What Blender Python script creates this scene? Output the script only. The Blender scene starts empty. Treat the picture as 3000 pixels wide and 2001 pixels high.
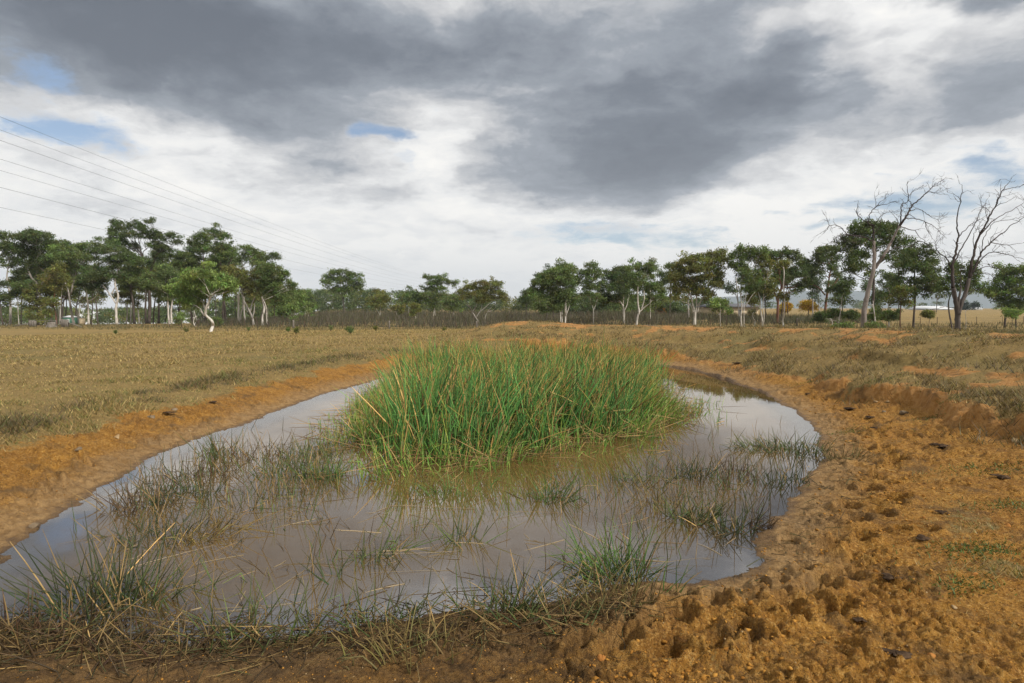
import bpy, math, random
import numpy as np
from mathutils import Vector

# ------------------------------------------------------------------ camera
SC = bpy.context.scene
COL = SC.collection
F = 1700.0            # focal length in photo pixels (photo is 3000 x 2001)
HC = 2.1              # eye height over the pond water
PITCH = math.atan(97.5 / F)
cam_d = bpy.data.cameras.new("camera")
cam = bpy.data.objects.new("camera", cam_d)
COL.objects.link(cam)
cam_d.sensor_width = 36.0
cam_d.lens = 36.0 * F / 3000.0
cam_d.clip_start = 0.05
cam_d.clip_end = 20000
cam.location = (0, 0, HC)
cam.rotation_euler = (math.pi / 2 - PITCH, 0, 0)
SC.camera = cam

def ray(px, py):
    a, b = (px - 1500.0) / F, (1000.5 - py) / F
    c, s = math.cos(PITCH), math.sin(PITCH)
    return np.array([a, c + b * s, b * c - s])

def on_z(px, py, z=0.0):
    d = ray(px, py); t = (z - HC) / d[2]
    return np.array([d[0] * t, d[1] * t, z])

def at(px, py, Y):
    d = ray(px, py); t = Y / d[1]
    return np.array([d[0] * t, Y, HC + d[2] * t])

DS = 3000.0 / 2351.0
def dz(x, y, z=0.0):
    return on_z(x * DS, y * DS, z)

# ------------------------------------------------------------------ light
SUN_EL, SUN_AZ = math.radians(40), math.radians(128)   # azimuth clockwise from +Y
SC.view_settings.view_transform = 'Standard'
SC.view_settings.look = 'None'
SC.view_settings.exposure = 0.17
SC.view_settings.gamma = 1.0
SC.view_settings.use_curve_mapping = False
sun_d = bpy.data.lights.new("sun", 'SUN')
sun_d.energy = 4.2
sun_d.angle = math.radians(7)
sun_d.color = (1.0, 0.95, 0.87)
sun = bpy.data.objects.new("sun", sun_d)
COL.objects.link(sun)
sdir = Vector((math.sin(SUN_AZ) * math.cos(SUN_EL), math.cos(SUN_AZ) * math.cos(SUN_EL), math.sin(SUN_EL)))
sun.rotation_euler = sdir.to_track_quat('Z', 'Y').to_euler()
sun.location = (0, -20, 40)

class NT:
    """small helper for building node trees"""
    def __init__(self, tree):
        self.t = tree
    def n(self, kind, **kw):
        nd = self.t.nodes.new(kind)
        for k, v in kw.items():
            if k.startswith('i_'):
                key = k[2:]
                nd.inputs[int(key) if key.isdigit() else key].default_value = v
            else:
                setattr(nd, k, v)
        return nd
    def l(self, a, b):
        self.t.links.new(a, b)
    def put(self, sock, v):
        if isinstance(v, bpy.types.NodeSocket):
            self.l(v, sock)
        else:
            sock.default_value = v
    def math(self, op, a, b=None, c=None, clamp=False):
        nd = self.n('ShaderNodeMath', operation=op, use_clamp=clamp)
        self.put(nd.inputs[0], a)
        if b is not None: self.put(nd.inputs[1], b)
        if c is not None: self.put(nd.inputs[2], c)
        return nd.outputs[0]
    def vec(self, op, a, b=None, out=0):
        nd = self.n('ShaderNodeVectorMath', operation=op)
        self.put(nd.inputs[0], a)
        if b is not None: self.put(nd.inputs[1], b)
        return nd.outputs[out]
    def mr(self, v, a, b, c=0.0, d=1.0, smooth=True):
        nd = self.n('ShaderNodeMapRange')
        nd.interpolation_type = 'SMOOTHSTEP' if smooth else 'LINEAR'
        self.put(nd.inputs[0], v)
        for i, x in enumerate((a, b, c, d)):
            self.put(nd.inputs[i + 1], x)
        return nd.outputs[0]
    def mix(self, f, a, b, mode='MIX'):
        nd = self.n('ShaderNodeMix', data_type='RGBA', blend_type=mode)
        self.put(nd.inputs[0], f)
        self.put(nd.inputs[6], a if isinstance(a, bpy.types.NodeSocket) else tuple(a) + (1,) if len(a) == 3 else a)
        self.put(nd.inputs[7], b if isinstance(b, bpy.types.NodeSocket) else tuple(b) + (1,) if len(b) == 3 else b)
        return nd.outputs[2]
    def noise(self, vec, scale, detail=4.0, rough=0.5, dist=0.0, out=0):
        nd = self.n('ShaderNodeTexNoise')
        if vec is not None: self.l(vec, nd.inputs['Vector'])
        nd.inputs['Scale'].default_value = scale
        nd.inputs['Detail'].default_value = detail
        nd.inputs['Roughness'].default_value = rough
        nd.inputs['Distortion'].default_value = dist
        return nd.outputs[out]
    def ramp(self, f, stops):
        nd = self.n('ShaderNodeValToRGB')
        e = nd.color_ramp.elements
        while len(e) < len(stops): e.new(0.5)
        for k, (p, c) in enumerate(stops):
            e[k].position = p
            e[k].color = tuple(c) + (1,) if len(c) == 3 else c
        self.put(nd.inputs[0], f)
        return nd.outputs[0]

def build_world():
    w = bpy.data.worlds.new("World")
    SC.world = w
    w.use_nodes = True
    t = w.node_tree
    t.nodes.clear()
    N = NT(t)
    out = N.n('ShaderNodeOutputWorld')
    bg = N.n('ShaderNodeBackground')
    bg.inputs[1].default_value = 1.0
    N.l(bg.outputs[0], out.inputs[0])
    sky = N.n('ShaderNodeTexSky', sky_type='NISHITA')
    sky.sun_disc = False
    sky.sun_elevation = SUN_EL
    sky.sun_rotation = SUN_AZ
    sky.altitude = 300
    sky.air_density = 1.0
    sky.dust_density = 0.6
    sky.ozone_density = 1.5
    blue = N.vec('SCALE', sky.outputs[0])
    blue.node.inputs['Scale'].default_value = 0.105
    gen = N.n('ShaderNodeTexCoord').outputs['Generated']
    nrm = N.vec('NORMALIZE', gen)
    sep = N.n('ShaderNodeSeparateXYZ'); N.l(nrm, sep.inputs[0])
    K = 0.24
    zz = N.math('ADD', N.math('MAXIMUM', sep.outputs[2], 0.0), K)
    px = N.math('DIVIDE', sep.outputs[0], zz)
    py = N.math('DIVIDE', sep.outputs[1], zz)
    cmb = N.n('ShaderNodeCombineXYZ')
    N.l(px, cmb.inputs[0]); N.l(py, cmb.inputs[1])
    P = cmb.outputs[0]
    # domain warp gives wind-torn edges
    w1 = N.vec('SUBTRACT', N.noise(P, 1.6, 3, 0.5, out=1), (0.5, 0.5, 0.5))
    w1s = N.vec('SCALE', w1); w1s.node.inputs['Scale'].default_value = 0.55
    w2 = N.vec('SUBTRACT', N.noise(P, 7.0, 4, 0.6, out=1), (0.5, 0.5, 0.5))
    w2s = N.vec('SCALE', w2); w2s.node.inputs['Scale'].default_value = 0.19
    PW = N.vec('ADD', N.vec('ADD', P, w1s), w2s)

    def pv(dx, dy):
        d = ray(dx * DS, dy * DS); d = d / np.linalg.norm(d)
        q = max(d[2], 0) + K
        return np.array([d[0] / q, d[1] / q])
    def blob(cx, cy, hx, hy, rot=0.0, inner=0.15):
        c = pv(cx, cy)
        ca, sa = math.cos(math.radians(rot)), math.sin(math.radians(rot))
        e = 0.15
        J = np.stack([(pv(cx + e * hx * ca, cy + e * hx * sa) - pv(cx - e * hx * ca, cy - e * hx * sa)) / (2 * e),
                      (pv(cx - e * hy * sa, cy + e * hy * ca) - pv(cx + e * hy * sa, cy - e * hy * ca)) / (2 * e)], axis=1)
        M = np.linalg.inv(J)
        dlt = N.vec('SUBTRACT', PW, (c[0], c[1], 0))
        a = N.vec('DOT_PRODUCT', dlt, (M[0, 0], M[0, 1], 0), out=1)
        b = N.vec('DOT_PRODUCT', dlt, (M[1, 0], M[1, 1], 0), out=1)
        r = N.math('SQRT', N.math('ADD', N.math('MULTIPLY', a, a), N.math('MULTIPLY', b, b)))
        return N.mr(r, 1.0, inner)
    def total(lst):
        s = None
        for amt, *g in lst:
            v = N.math('MULTIPLY', blob(*g), amt)
            s = v if s is None else N.math('ADD', s, v)
        return s
    # heavy grey cloud masses (display-pixel centre, half extents, tilt) turned into sky directions
    dark = total([
        (0.52, 330, 90, 980, 330, 10), (0.30, 300, 60, 500, 190, 12), (0.34, 680, 260, 430, 190, 24),
        (0.50, 1560, 300, 680, 270, -6), (0.36, 1430, 410, 470, 120, 0), (0.22, 1250, 30, 640, 200, 0),
        (0.30, 1850, 200, 420, 120, -12), (0.46, 2230, 0, 340, 90, 0), (0.20, 1120, 170, 420, 170, 10), (0.18, 900, 60, 420, 140, 0), (0.30, 2230, 240, 220, 140, -30),
        (0.22, 750, 430, 420, 70, 10), (0.14, 1100, 520, 600, 40, 0), (0.20, 400, 500, 460, 50, 5),
    ])
    light = total([
        (0.36, 2010, 120, 230, 210, -50), (0.08, 1350, 170, 300, 60, -8), (0.18, 960, 380, 220, 80, -20),
        (0.14, 600, 390, 320, 50, 12), (0.14, 1850, 490, 460, 60, 0), (0.2, 150, 240, 260, 60, 15),
    ])
    holes = total([
        (1.0, 885, 326, 100, 50, 8), (1.0, 200, 330, 320, 90, 14), (1.0, 30, 170, 190, 70, 12),
        (0.80, 1430, 548, 420, 66, 4), (0.78, 2020, 465, 400, 80, -12), (0.55, 2310, 390, 190, 90, 0),
        (0.45, 2150, 500, 360, 60, 0), (0.5, 890, 398, 70, 40, 0),
    ])
    # fine structure
    f1 = N.noise(PW, 1.5, 4, 0.5)
    f2 = N.noise(PW, 4.0, 7, 0.60)
    str_p = N.vec('MULTIPLY', P, (0.9, 1.3, 1.0))
    f4 = N.noise(str_p, 11.0, 4, 0.6)
    b = N.math('ADD', 0.765, N.math('MULTIPLY', N.math('SUBTRACT', f1, 0.5), 0.7))
    b = N.math('ADD', b, N.math('MULTIPLY', N.math('SUBTRACT', f2, 0.5), 0.70))
    b = N.math('ADD', b, N.math('MULTIPLY', N.math('SUBTRACT', f4, 0.5), 0.22))
    b = N.math('ADD', b, N.mr(sep.outputs[2], 0.30, 0.05, 0.0, 0.27))
    b = N.math('SUBTRACT', b, dark)
    b = N.math('ADD', b, light)
    # clouds overhead and behind are the same broken grey deck as in view
    cloud = N.ramp(N.mr(b, -0.03, 1.02, smooth=False), [
        (0.0, (0.090, 0.107, 0.140)), (0.20, (0.135, 0.157, 0.195)), (0.46, (0.275, 0.302, 0.345)),
        (0.66, (0.57, 0.572, 0.582)), (0.82, (0.82, 0.815, 0.805)), (1.0, (0.98, 0.955, 0.91))])
    h = N.math('ADD', holes, N.math('MULTIPLY', N.math('SUBTRACT', f2, 0.5), 2.1))
    h = N.math('ADD', h, N.math('MULTIPLY', N.math('SUBTRACT', f4, 0.5), 0.9))
    cov = N.mr(h, 0.30, 1.15, 0.0, 1.0)
    skyc = N.mix(cov, cloud, blue)
    N.l(skyc, bg.inputs[0])
    w.cycles.sampling_method = 'MANUAL'
    w.cycles.sample_map_resolution = 512
build_world()
SC.render.engine = 'CYCLES'
SC.cycles.max_bounces = 6
SC.cycles.diffuse_bounces = 2
SC.cycles.glossy_bounces = 3
SC.cycles.transmission_bounces = 3
SC.cycles.transparent_max_bounces = 6
SC.cycles.use_adaptive_sampling = True

# ------------------------------------------------------------------ noise in numpy
def _hash(ix, iy, seed):
    h = (ix.astype(np.int64) * 374761393 + iy.astype(np.int64) * 668265263 + seed * 974711) & 0xFFFFFFFF
    h = ((h ^ (h >> 13)) * 1274126177) & 0xFFFFFFFF
    return ((h ^ (h >> 16)) & 0xFFFFFF) / float(0xFFFFFF)
def vnoise(x, y, seed=0):
    ix, iy = np.floor(x), np.floor(y)
    fx, fy = x - ix, y - iy
    fx = fx * fx * fx * (fx * (fx * 6 - 15) + 10); fy = fy * fy * fy * (fy * (fy * 6 - 15) + 10)
    a, b = _hash(ix, iy, seed), _hash(ix + 1, iy, seed)
    c, d = _hash(ix, iy + 1, seed), _hash(ix + 1, iy + 1, seed)
    return (a + (b - a) * fx) * (1 - fy) + (c + (d - c) * fx) * fy
def fbm(x, y, seed=0, octv=4, gain=0.5):
    s, a, n = 0.0, 1.0, 0.0
    for k in range(octv):
        # rotate each octave so the lattice never shows
        ca, sa = math.cos(k * 1.1 + 0.5), math.sin(k * 1.1 + 0.5)
        s = s + a * vnoise((x * ca - y * sa) * 2 ** k + 17.3 * k, (x * sa + y * ca) * 2 ** k - 9.1 * k, seed + k)
        n += a; a *= gain
    return s / n
def worley(x, y, seed=0):
    ix, iy = np.floor(x), np.floor(y)
    f1 = np.full(x.shape, 9.0); f2 = np.full(x.shape, 9.0); hid = np.zeros(x.shape)
    for dx in (-1, 0, 1):
        for dy in (-1, 0, 1):
            cx, cy = ix + dx, iy + dy
            d = np.hypot(cx + _hash(cx, cy, seed) - x, cy + _hash(cx, cy, seed + 7) - y)
            m = d < f1
            f2 = np.where(m, f1, np.minimum(f2, d)); hid = np.where(m, _hash(cx, cy, seed + 13), hid); f1 = np.where(m, d, f1)
    return f1, f2, hid
def sst(x, a, b):
    t = np.clip((x - a) / (b - a), 0, 1)
    return t * t * (3 - 2 * t)

# ------------------------------------------------------------------ the lie of the land
SHORE_D = [(8, 1290), (40, 1230), (150, 1165), (260, 1105), (330, 1060), (400, 1030), (470, 1005), (560, 975), (650, 940),
           (730, 910), (800, 890), (860, 873), (905, 862), (960, 846), (1020, 836), (1150, 826), (1350, 824), (1510, 838),
           (1590, 850), (1650, 868), (1700, 885), (1760, 905), (1820, 940), (1862, 975), (1872, 1000), (1880, 1050), (1858, 1090),
           (1830, 1130), (1800, 1170), (1750, 1220), (1715, 1252), (1732, 1285), (1680, 1310), (1600, 1325), (1530, 1332),
           (1450, 1345), (1350, 1372), (1250, 1392), (1100, 1405), (950, 1430), (800, 1452), (600, 1462), (420, 1475),
           (250, 1450), (100, 1425), (-60, 1425), (-150, 1390), (-80, 1340)]
SHORE = np.array([dz(*p)[:2] for p in SHORE_D])
BANK = np.array([(6.6, -40), (6.9, -8), (7.05, 4), (7.05, 10), (7.1, 16), (6.7, 20.5), (5.2, 24), (2.6, 26.2), (-0.5, 27.4), (-4.5, 28.5)])

def seg_dist(x, y, P, closed):
    best = np.full(x.shape, 1e9); side = np.zeros(x.shape)
    n = len(P)
    for k in range(n if closed else n - 1):
        a, b = P[k], P[(k + 1) % n]
        ex, ey = b - a
        L2 = ex * ex + ey * ey + 1e-12
        t = np.clip(((x - a[0]) * ex + (y - a[1]) * ey) / L2, 0, 1)
        qx, qy = x - a[0] - t * ex, y - a[1] - t * ey
        d = np.sqrt(qx * qx + qy * qy)
        m = d < best
        best = np.where(m, d, best)
        side = np.where(m, np.sign(ex * (y - a[1]) - ey * (x - a[0])), side)
    return best, side
def pond_sd(x, y):
    d, _ = seg_dist(x, y, SHORE, True)
    inside = np.zeros(x.shape, bool)
    n = len(SHORE)
    for k in range(n):
        (x0, y0), (x1, y1) = SHORE[k], SHORE[(k + 1) % n]
        if y0 == y1: continue
        c = ((y0 > y) != (y1 > y)) & (x < (x1 - x0) * (y - y0) / (y1 - y0) + x0)
        inside ^= c
    return np.where(inside, -d, d)

rng = np.random.default_rng(11)
# hoof holes trodden in the soft mud
HOOF = []
for (x, y) in [(125, 1095), (1945, 1112), (1995, 1090), (2000, 1120), (1965, 1190), (1950, 1160), (2050, 1148), (1705, 1445), (1440, 1452), (1545, 1488),
               (1815, 1372), (1925, 1395), (1935, 1310), (1850, 1290), (2010, 1180), (1905, 1240), (1985, 1235), (1890, 1330), (1560, 1400), (1640, 1370),
               (1500, 1420), (1330, 1462), (1620, 1500), (1760, 1400), (60, 1130), (200, 1060), (300, 1020), (2060, 1060), (1930, 1050), (2100, 1010)]:
    p = dz(x, y, 0.12)
    HOOF.append((p[0], p[1], rng.uniform(0.065, 0.11), rng.uniform(0.09, 0.16), rng.uniform(0, 3.1)))
for k in range(46):
    t = rng.uniform(0, 1)
    y = 3.2 + 11 * t ** 1.3
    x = np.interp(y, [3, 4.5, 6, 8, 10, 12, 15], [0.9, 2.6, 4.0, 5.2, 6.1, 6.5, 6.7]) + rng.normal(0, 0.28)
    HOOF.append((x, y, rng.uniform(0.05, 0.085), rng.uniform(0.04, 0.10), rng.uniform(0, 3.1)))
for k in range(30):
    HOOF.append((rng.uniform(-5.9, -5.1), rng.uniform(5, 12), rng.uniform(0.05, 0.08), rng.uniform(0.02, 0.05), rng.uniform(0, 3.1)))

def land(x, y, detail=True):
    """height, shore distance, grass cover and bank distance for arrays of points"""
    x = np.asarray(x, float); y = np.asarray(y, float)
    r = np.hypot(x, y)
    d = pond_sd(x, y)
    near = r < 60
    dn = d + np.where(near, 0.30 * (fbm(x * 1.3, y * 1.3, 3, 4) - 0.5) + 0.14 * (fbm(x * 7, y * 7, 61, 3) - 0.5), 0)
    e, s = seg_dist(x, y, BANK, False)
    e = -e * s
    jag = 1.1 * (fbm(x * 0.55, y * 0.55, 5, 4) - 0.5) + 0.35 * (fbm(x * 2.6, y * 2.6, 7, 3) - 0.5)
    en = e + np.where(near, jag, 0)
    right = sst(x, 1.0, 4.5)
    base = np.interp(dn, [0, 0.25, 0.8, 1.4, 2.1, 3.5, 6], [0, 0.035, 0.13, 0.28, 0.42, 0.52, 0.55])
    baser = np.interp(dn, [0, 0.25, 0.8, 1.6, 3.0, 6], [0, 0.03, 0.10, 0.20, 0.32, 0.36])
    nearshore = sst(-y, -5.5, -3.0)
    base = base * (1 - right) + baser * right
    base = base * (1 - 0.35 * nearshore)
    fade = sst(x, -5.0, 0.5)
    bank = np.interp(en, [-0.35, 0.0, 0.15, 0.35, 1.5, 1.75, 1.95, 4.0, 5.0, 6.0, 10.0], [0, 0.07, 0.36, 0.42, 0.50, 0.56, 0.74, 1.06, 1.10, 1.04, 0.1])
    # the far end of the dam is lower and smoother
    lowfar = sst(y, 17, 26)
    brk = 0.10 + 0.75 * sst(fbm(x * 0.45 + 3, y * 0.45, 65, 3), 0.40, 0.58)      # the scarp is broken down in places
    ramp = np.interp(en, [-1.2, 0.2, 1.8, 4.0, 5.0, 6.0, 10.0], [0, 0.16, 0.52, 1.06, 1.10, 1.04, 0.1])
    bank = (bank * brk + ramp * (1 - brk)) * (1 - 0.16 * lowfar) * fade
    far = np.interp(r, [0, 25, 40, 95, 120, 250, 500, 3000, 9000], [0, 0, -0.15, -1.85, -1.4, -0.5, 0.4, 1.2, 0.0])
    far = far + 0.45 * sst(x, 10, 30) * sst(r, 40, 90) * (1 - sst(r, 150, 300))
    z = base + bank + far
    # the country falls away beyond the left grove
    pxa = np.where(y > 1, x / np.maximum(y, 1) * F + 1500, np.where(x < 0, -5000, 5000))
    z = z - 0.03 * np.clip(r - 128, 0, None) * sst(-pxa, -1000, -720)
    z = z + np.where(r < 400, 0.10 * (fbm(x * 0.22, y * 0.22, 9, 3) - 0.5) * sst(dn, 0.8, 3), 0)
    z = np.where(dn < 0, -0.34 * sst(-dn, -0.05, 1.7) - 0.02, z)
    # grass cover
    gl = sst(dn + 1.2 * (fbm(x * 0.9, y * 0.9, 21, 4) - 0.5), 1.15, 1.75)
    patch = 0.5 * fbm(x * 0.8, y * 0.8, 23, 4) + 0.5 * fbm(x * 2.1, y * 2.1, 24, 4)
    gr = sst(en + 0.5 * (fbm(x * 2.2, y * 2.2, 27, 3) - 0.5), 0.0, 0.35) * sst(patch + 0.25 * (np.exp(-((en - 0.75) / 0.5) ** 2)) + 0.12 * np.exp(-((en - 2.5) / 0.5) ** 2) + 0.22 * (fbm(x * 3.1, y * 3.1, 25, 3) - 0.5), 0.38, 0.54)
    gr = np.maximum(gr, sst(en, 5.6, 7.5))
    gl = np.where(en > -0.3, gl * (1 - fade) + gr * fade, gl)
    flat = 0.55 * sst(fbm(x * 1.1, y * 1.1, 29, 4), 0.60, 0.68) * sst(dn, 0.9, 1.8)
    side = sst(x, 0.3, 1.5) * (en <= -0.3) * (dn > 0)
    farp = sst(y, 19, 22)
    g = gl * (1 - side * (1 - farp)) + flat * side * (1 - farp)
    g = np.where((x > 0.3) & (x < 7) & (y > 19) & (en <= -0.3), flat, g)
    nearstrip = (y < 5.2) & (x < 0.6) & (x > -4.6)
    g = np.where(nearstrip, 0.0, g)
    if detail:
        m = r < 45
        xs, ys = x[m], y[m]
        gg, dd, ee = g[m], dn[m], en[m]
        zz = z[m]
        mud = (1 - gg) * sst(dd, 0.02, 0.35)
        tread = mud * sst(fbm(xs * 0.8, ys * 0.8, 41, 3), 0.36, 0.58) * np.where(ee < 0, 1, 0.4)
        c1 = fbm(xs * 7.5, ys * 7.5, 31, 3)
        c2 = fbm(xs * 21, ys * 21, 33, 3)
        lump = np.abs(c1 - 0.5) * 2
        wx, wy = xs + 0.05 * c2, ys + 0.05 * c1
        f1, f2, hid = worley(wx * 9, wy * 9, 3)
        g1, g2, hid2 = worley(wx * 24, wy * 24, 5)
        clods = (np.minimum(f2 - f1, 0.30) / 0.30) * (0.012 + 0.030 * hid) + (np.minimum(g2 - g1, 0.3) / 0.3) * (0.004 + 0.012 * hid2)
        zz = zz + tread * (0.05 * (c1 - 0.5) + 0.03 * (c2 - 0.5) + 1.0 * clods * (0.12 + 0.75 * sst(fbm(xs * 1.9, ys * 1.9, 43, 3), 0.44, 0.62)) - 0.012) + (0.26 + 0.45 * (xs < -3)) * mud * clods + mud * 0.030 * (c2 - 0.5) + mud * 0.012 * (fbm(xs * 55, ys * 55, 34, 2) - 0.5) * (np.hypot(xs, ys) < 10)
        # rilled, crumbling scarp faces
        face = np.exp(-((ee - 0.12) / 0.22) ** 2)
        zz = zz + face * 0.26 * (fbm(xs * 3.5, ys * 3.5, 35, 4) - 0.5)
        zz = zz + gg * 0.07 * (fbm(xs * 3.0, ys * 3.0, 37, 4) - 0.5)
        hd = np.zeros_like(zz)
        for (hx, hy, hr, hdep, ha) in HOOF:
            k = (np.abs(xs - hx) < hr * 3.2) & (np.abs(ys - hy) < hr * 3.2)
            if not k.any(): continue
            ca, sa = math.cos(ha), math.sin(ha)
            u = ((xs[k] - hx) * ca + (ys[k] - hy) * sa) / (hr * 1.25)
            v = (-(xs[k] - hx) * sa + (ys[k] - hy) * ca) / hr
            q = np.sqrt(u * u + v * v) + 0.5 * (c2[k] - 0.5)
            hd[k] += -hdep * np.exp(-q ** 4) + 0.42 * hdep * np.exp(-((q - 1.45) / 0.38) ** 2) * (0.3 + 1.4 * c1[k])
        zz = zz + np.clip(hd, -0.15, 0.035 + 0.02 * c1) * sst(dd, -0.02, 0.2)
        z = z.copy(); z[m] = zz
    return z, dn, g, en

def gz(x, y):
    return float(land(np.array([x]), np.array([y]))[0][0])

# ------------------------------------------------------------------ mesh and object helpers
def mesh_np(name, V, FACES, attrs=None, smooth=False):
    """V (n,3); FACES list of (m,k) int arrays; attrs dict name -> per-vertex float or colour"""
    me = bpy.data.meshes.new(name)
    V = np.asarray(V, np.float32)
    FACES = [np.asarray(f, np.int32) for f in FACES if len(f)]
    nl = sum(f.size for f in FACES); npoly = sum(len(f) for f in FACES)
    me.vertices.add(len(V)); me.vertices.foreach_set('co', V.ravel())
    me.loops.add(nl); me.loops.foreach_set('vertex_index', np.concatenate([f.ravel() for f in FACES]))
    me.polygons.add(npoly)
    sizes = np.concatenate([np.full(len(f), f.shape[1], np.int32) for f in FACES])
    me.polygons.foreach_set('loop_start', np.concatenate([[0], np.cumsum(sizes)[:-1]]).astype(np.int32))
    me.polygons.foreach_set('loop_total', sizes)
    if smooth:
        me.polygons.foreach_set('use_smooth', np.ones(npoly, bool))
    for k, a in (attrs or {}).items():
        a = np.asarray(a, np.float32)
        if a.ndim == 1:
            at_ = me.attributes.new(k, 'FLOAT', 'POINT'); at_.data.foreach_set('value', a)
        else:
            if a.shape[1] == 3: a = np.concatenate([a, np.ones((len(a), 1), np.float32)], 1)
            at_ = me.attributes.new(k, 'FLOAT_COLOR', 'POINT'); at_.data.foreach_set('color', a.ravel())
    me.update(calc_edges=True)
    return me
def obj(name, me, mat=None, parent=None, loc=None):
    o = bpy.data.objects.new(name, me)
    COL.objects.link(o)
    if mat is not None and me is not None and not me.materials: me.materials.append(mat)
    if loc is not None: o.location = loc
    if parent is not None: o.parent = parent
    return o
def tag(o, label=None, cat=None, group=None, kind=None):
    if label: o['label'] = label
    if cat: o['category'] = cat
    if group: o['group'] = group
    if kind: o['kind'] = kind
    return o
def empty(name, loc, label, cat, group=None):
    o = bpy.data.objects.new(name, None); COL.objects.link(o)
    o.location = loc; o.empty_display_size = 0.2
    return tag(o, label, cat, group)

class MB:
    """collects tubes, boxes and lumps into one mesh"""
    def __init__(s): s.V = []; s.Q = []; s.T = []; s.n = 0; s.A = []
    def add(s, V, Q=None, T=None, a=None):
        V = np.asarray(V, float)
        if Q is not None and len(Q): s.Q.append(np.asarray(Q) + s.n)
        if T is not None and len(T): s.T.append(np.asarray(T) + s.n)
        s.V.append(V); s.n += len(V)
        s.A.append(np.full(len(V), 0.0 if a is None else a) if np.isscalar(a) or a is None else a)
    def tube(s, pts, rad, sides=6, a=None, wob=0.0, r=None):
        pts = np.asarray(pts, float); n = len(pts)
        rad = np.broadcast_to(np.asarray(rad, float), (n,)).copy()
        tan = np.gradient(pts, axis=0)
        tan /= np.linalg.norm(tan, axis=1)[:, None] + 1e-9
        up = np.array([0.31, 0.87, 0.38])
        u = np.cross(tan, up); u /= np.linalg.norm(u, axis=1)[:, None] + 1e-9
        v = np.cross(tan, u)
        th = np.arange(sides) * 2 * math.pi / sides
        rr = np.broadcast_to(rad[:, None], (n, sides))
        if wob and r is not None: rr = rr * (1 + wob * r.uniform(-1, 1, (n, sides)))
        ring = pts[:, None] + rr[..., None] * (np.cos(th)[None, :, None] * u[:, None] + np.sin(th)[None, :, None] * v[:, None])
        V = ring.reshape(-1, 3)
        i = np.arange(n - 1)[:, None] * sides; j = np.arange(sides)[None]; k = (j + 1) % sides
        Q = np.stack([i + j, i + k, i + sides + k, i + sides + j], -1).reshape(-1, 4)
        V = np.concatenate([V, pts[[0, -1]]])
        b = n * sides
        T = np.concatenate([np.stack([np.full(sides, b), (np.arange(sides) + 1) % sides, np.arange(sides)], 1),
                            np.stack([np.full(sides, b + 1), (n - 1) * sides + np.arange(sides), (n - 1) * sides + (np.arange(sides) + 1) % sides], 1)])
        s.add(V, Q, T, a)
    def box(s, lo, hi, a=None, rz=0, c=(0, 0), jit=0, r=None):
        x0, y0, z0 = lo; x1, y1, z1 = hi
        V = np.array([(x, y, z) for z in (z0, z1) for (x, y) in ((x0, y0), (x1, y0), (x1, y1), (x0, y1))], float)
        if jit: V += r.uniform(-jit, jit, V.shape)
        if rz:
            ca, sa = math.cos(rz), math.sin(rz)
            V[:, :2] = (V[:, :2] - c) @ np.array([[ca, sa], [-sa, ca]]) + c
        s.add(V, [(0, 3, 2, 1), (4, 5, 6, 7), (0, 1, 5, 4), (1, 2, 6, 5), (2, 3, 7, 6), (3, 0, 4, 7)], None, a)
    def prism(s, prof, y0, y1, a=None):
        """profile in xz extruded along y"""
        n = len(prof)
        V = [(x, y0, z) for x, z in prof] + [(x, y1, z) for x, z in prof]
        s.add(V, [(k, (k + 1) % n, n + (k + 1) % n, n + k) for k in range(n)],
              [(0, k + 1, k) for k in range(1, n - 1)] + [(n, n + k, n + k + 1) for k in range(1, n - 1)], a)
    def mesh(s, name, smooth=True, attr=None):
        V = np.concatenate(s.V)
        fs = []
        if s.Q: fs.append(np.concatenate(s.Q))
        if s.T: fs.append(np.concatenate(s.T))
        return mesh_np(name, V, fs, {attr: np.concatenate(s.A)} if attr else None, smooth)

def lump_mesh(name, r, sub=2, flat=0.6, rough=0.25, stretch=(1, 1)):
    """irregular angular stone or clod, one unit across"""
    import bmesh
    n = {1: 11, 2: 20}[sub]
    p = r.normal(size=(n, 3)); p /= np.linalg.norm(p, axis=1)[:, None]
    p *= r.uniform(1 - rough, 1.0, (n, 1)) * 0.5
    bm = bmesh.new()
    for q in p: bm.verts.new(q)
    bmesh.ops.convex_hull(bm, input=bm.verts)
    bmesh.ops.delete(bm, geom=[v for v in bm.verts if not v.link_faces], context='VERTS')
    if sub == 2:
        bmesh.ops.bevel(bm, geom=bm.edges[:], offset=0.035, segments=1, affect='EDGES')
        bmesh.ops.triangulate(bm, faces=bm.faces[:])
    bm.verts.ensure_lookup_table(); bm.verts.index_update()
    V = np.array([v.co[:] for v in bm.verts]); T = np.array([[v.index for v in f.verts] for f in bm.faces]); bm.free()
    return V * np.array([stretch[0], stretch[1], flat]), T

# ------------------------------------------------------------------ materials
def new_mat(name):
    m = bpy.data.materials.new(name); m.use_nodes = True
    t = m.node_tree; t.nodes.clear()
    N = NT(t); out = N.n('ShaderNodeOutputMaterial')
    return m, N, out
def pos(N):
    return N.n('ShaderNodeNewGeometry').outputs['Position']
def attr(N, name, out='Fac'):
    return N.n('ShaderNodeAttribute', attribute_name=name).outputs[out]
def bump(N, h, strength=0.5, dist=0.02, prev=None):
    b = N.n('ShaderNodeBump'); b.inputs['Strength'].default_value = strength; b.inputs['Distance'].default_value = dist
    N.l(h, b.inputs['Height'])
    if prev is not None: N.l(prev, b.inputs['Normal'])
    return b.outputs[0]

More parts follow.
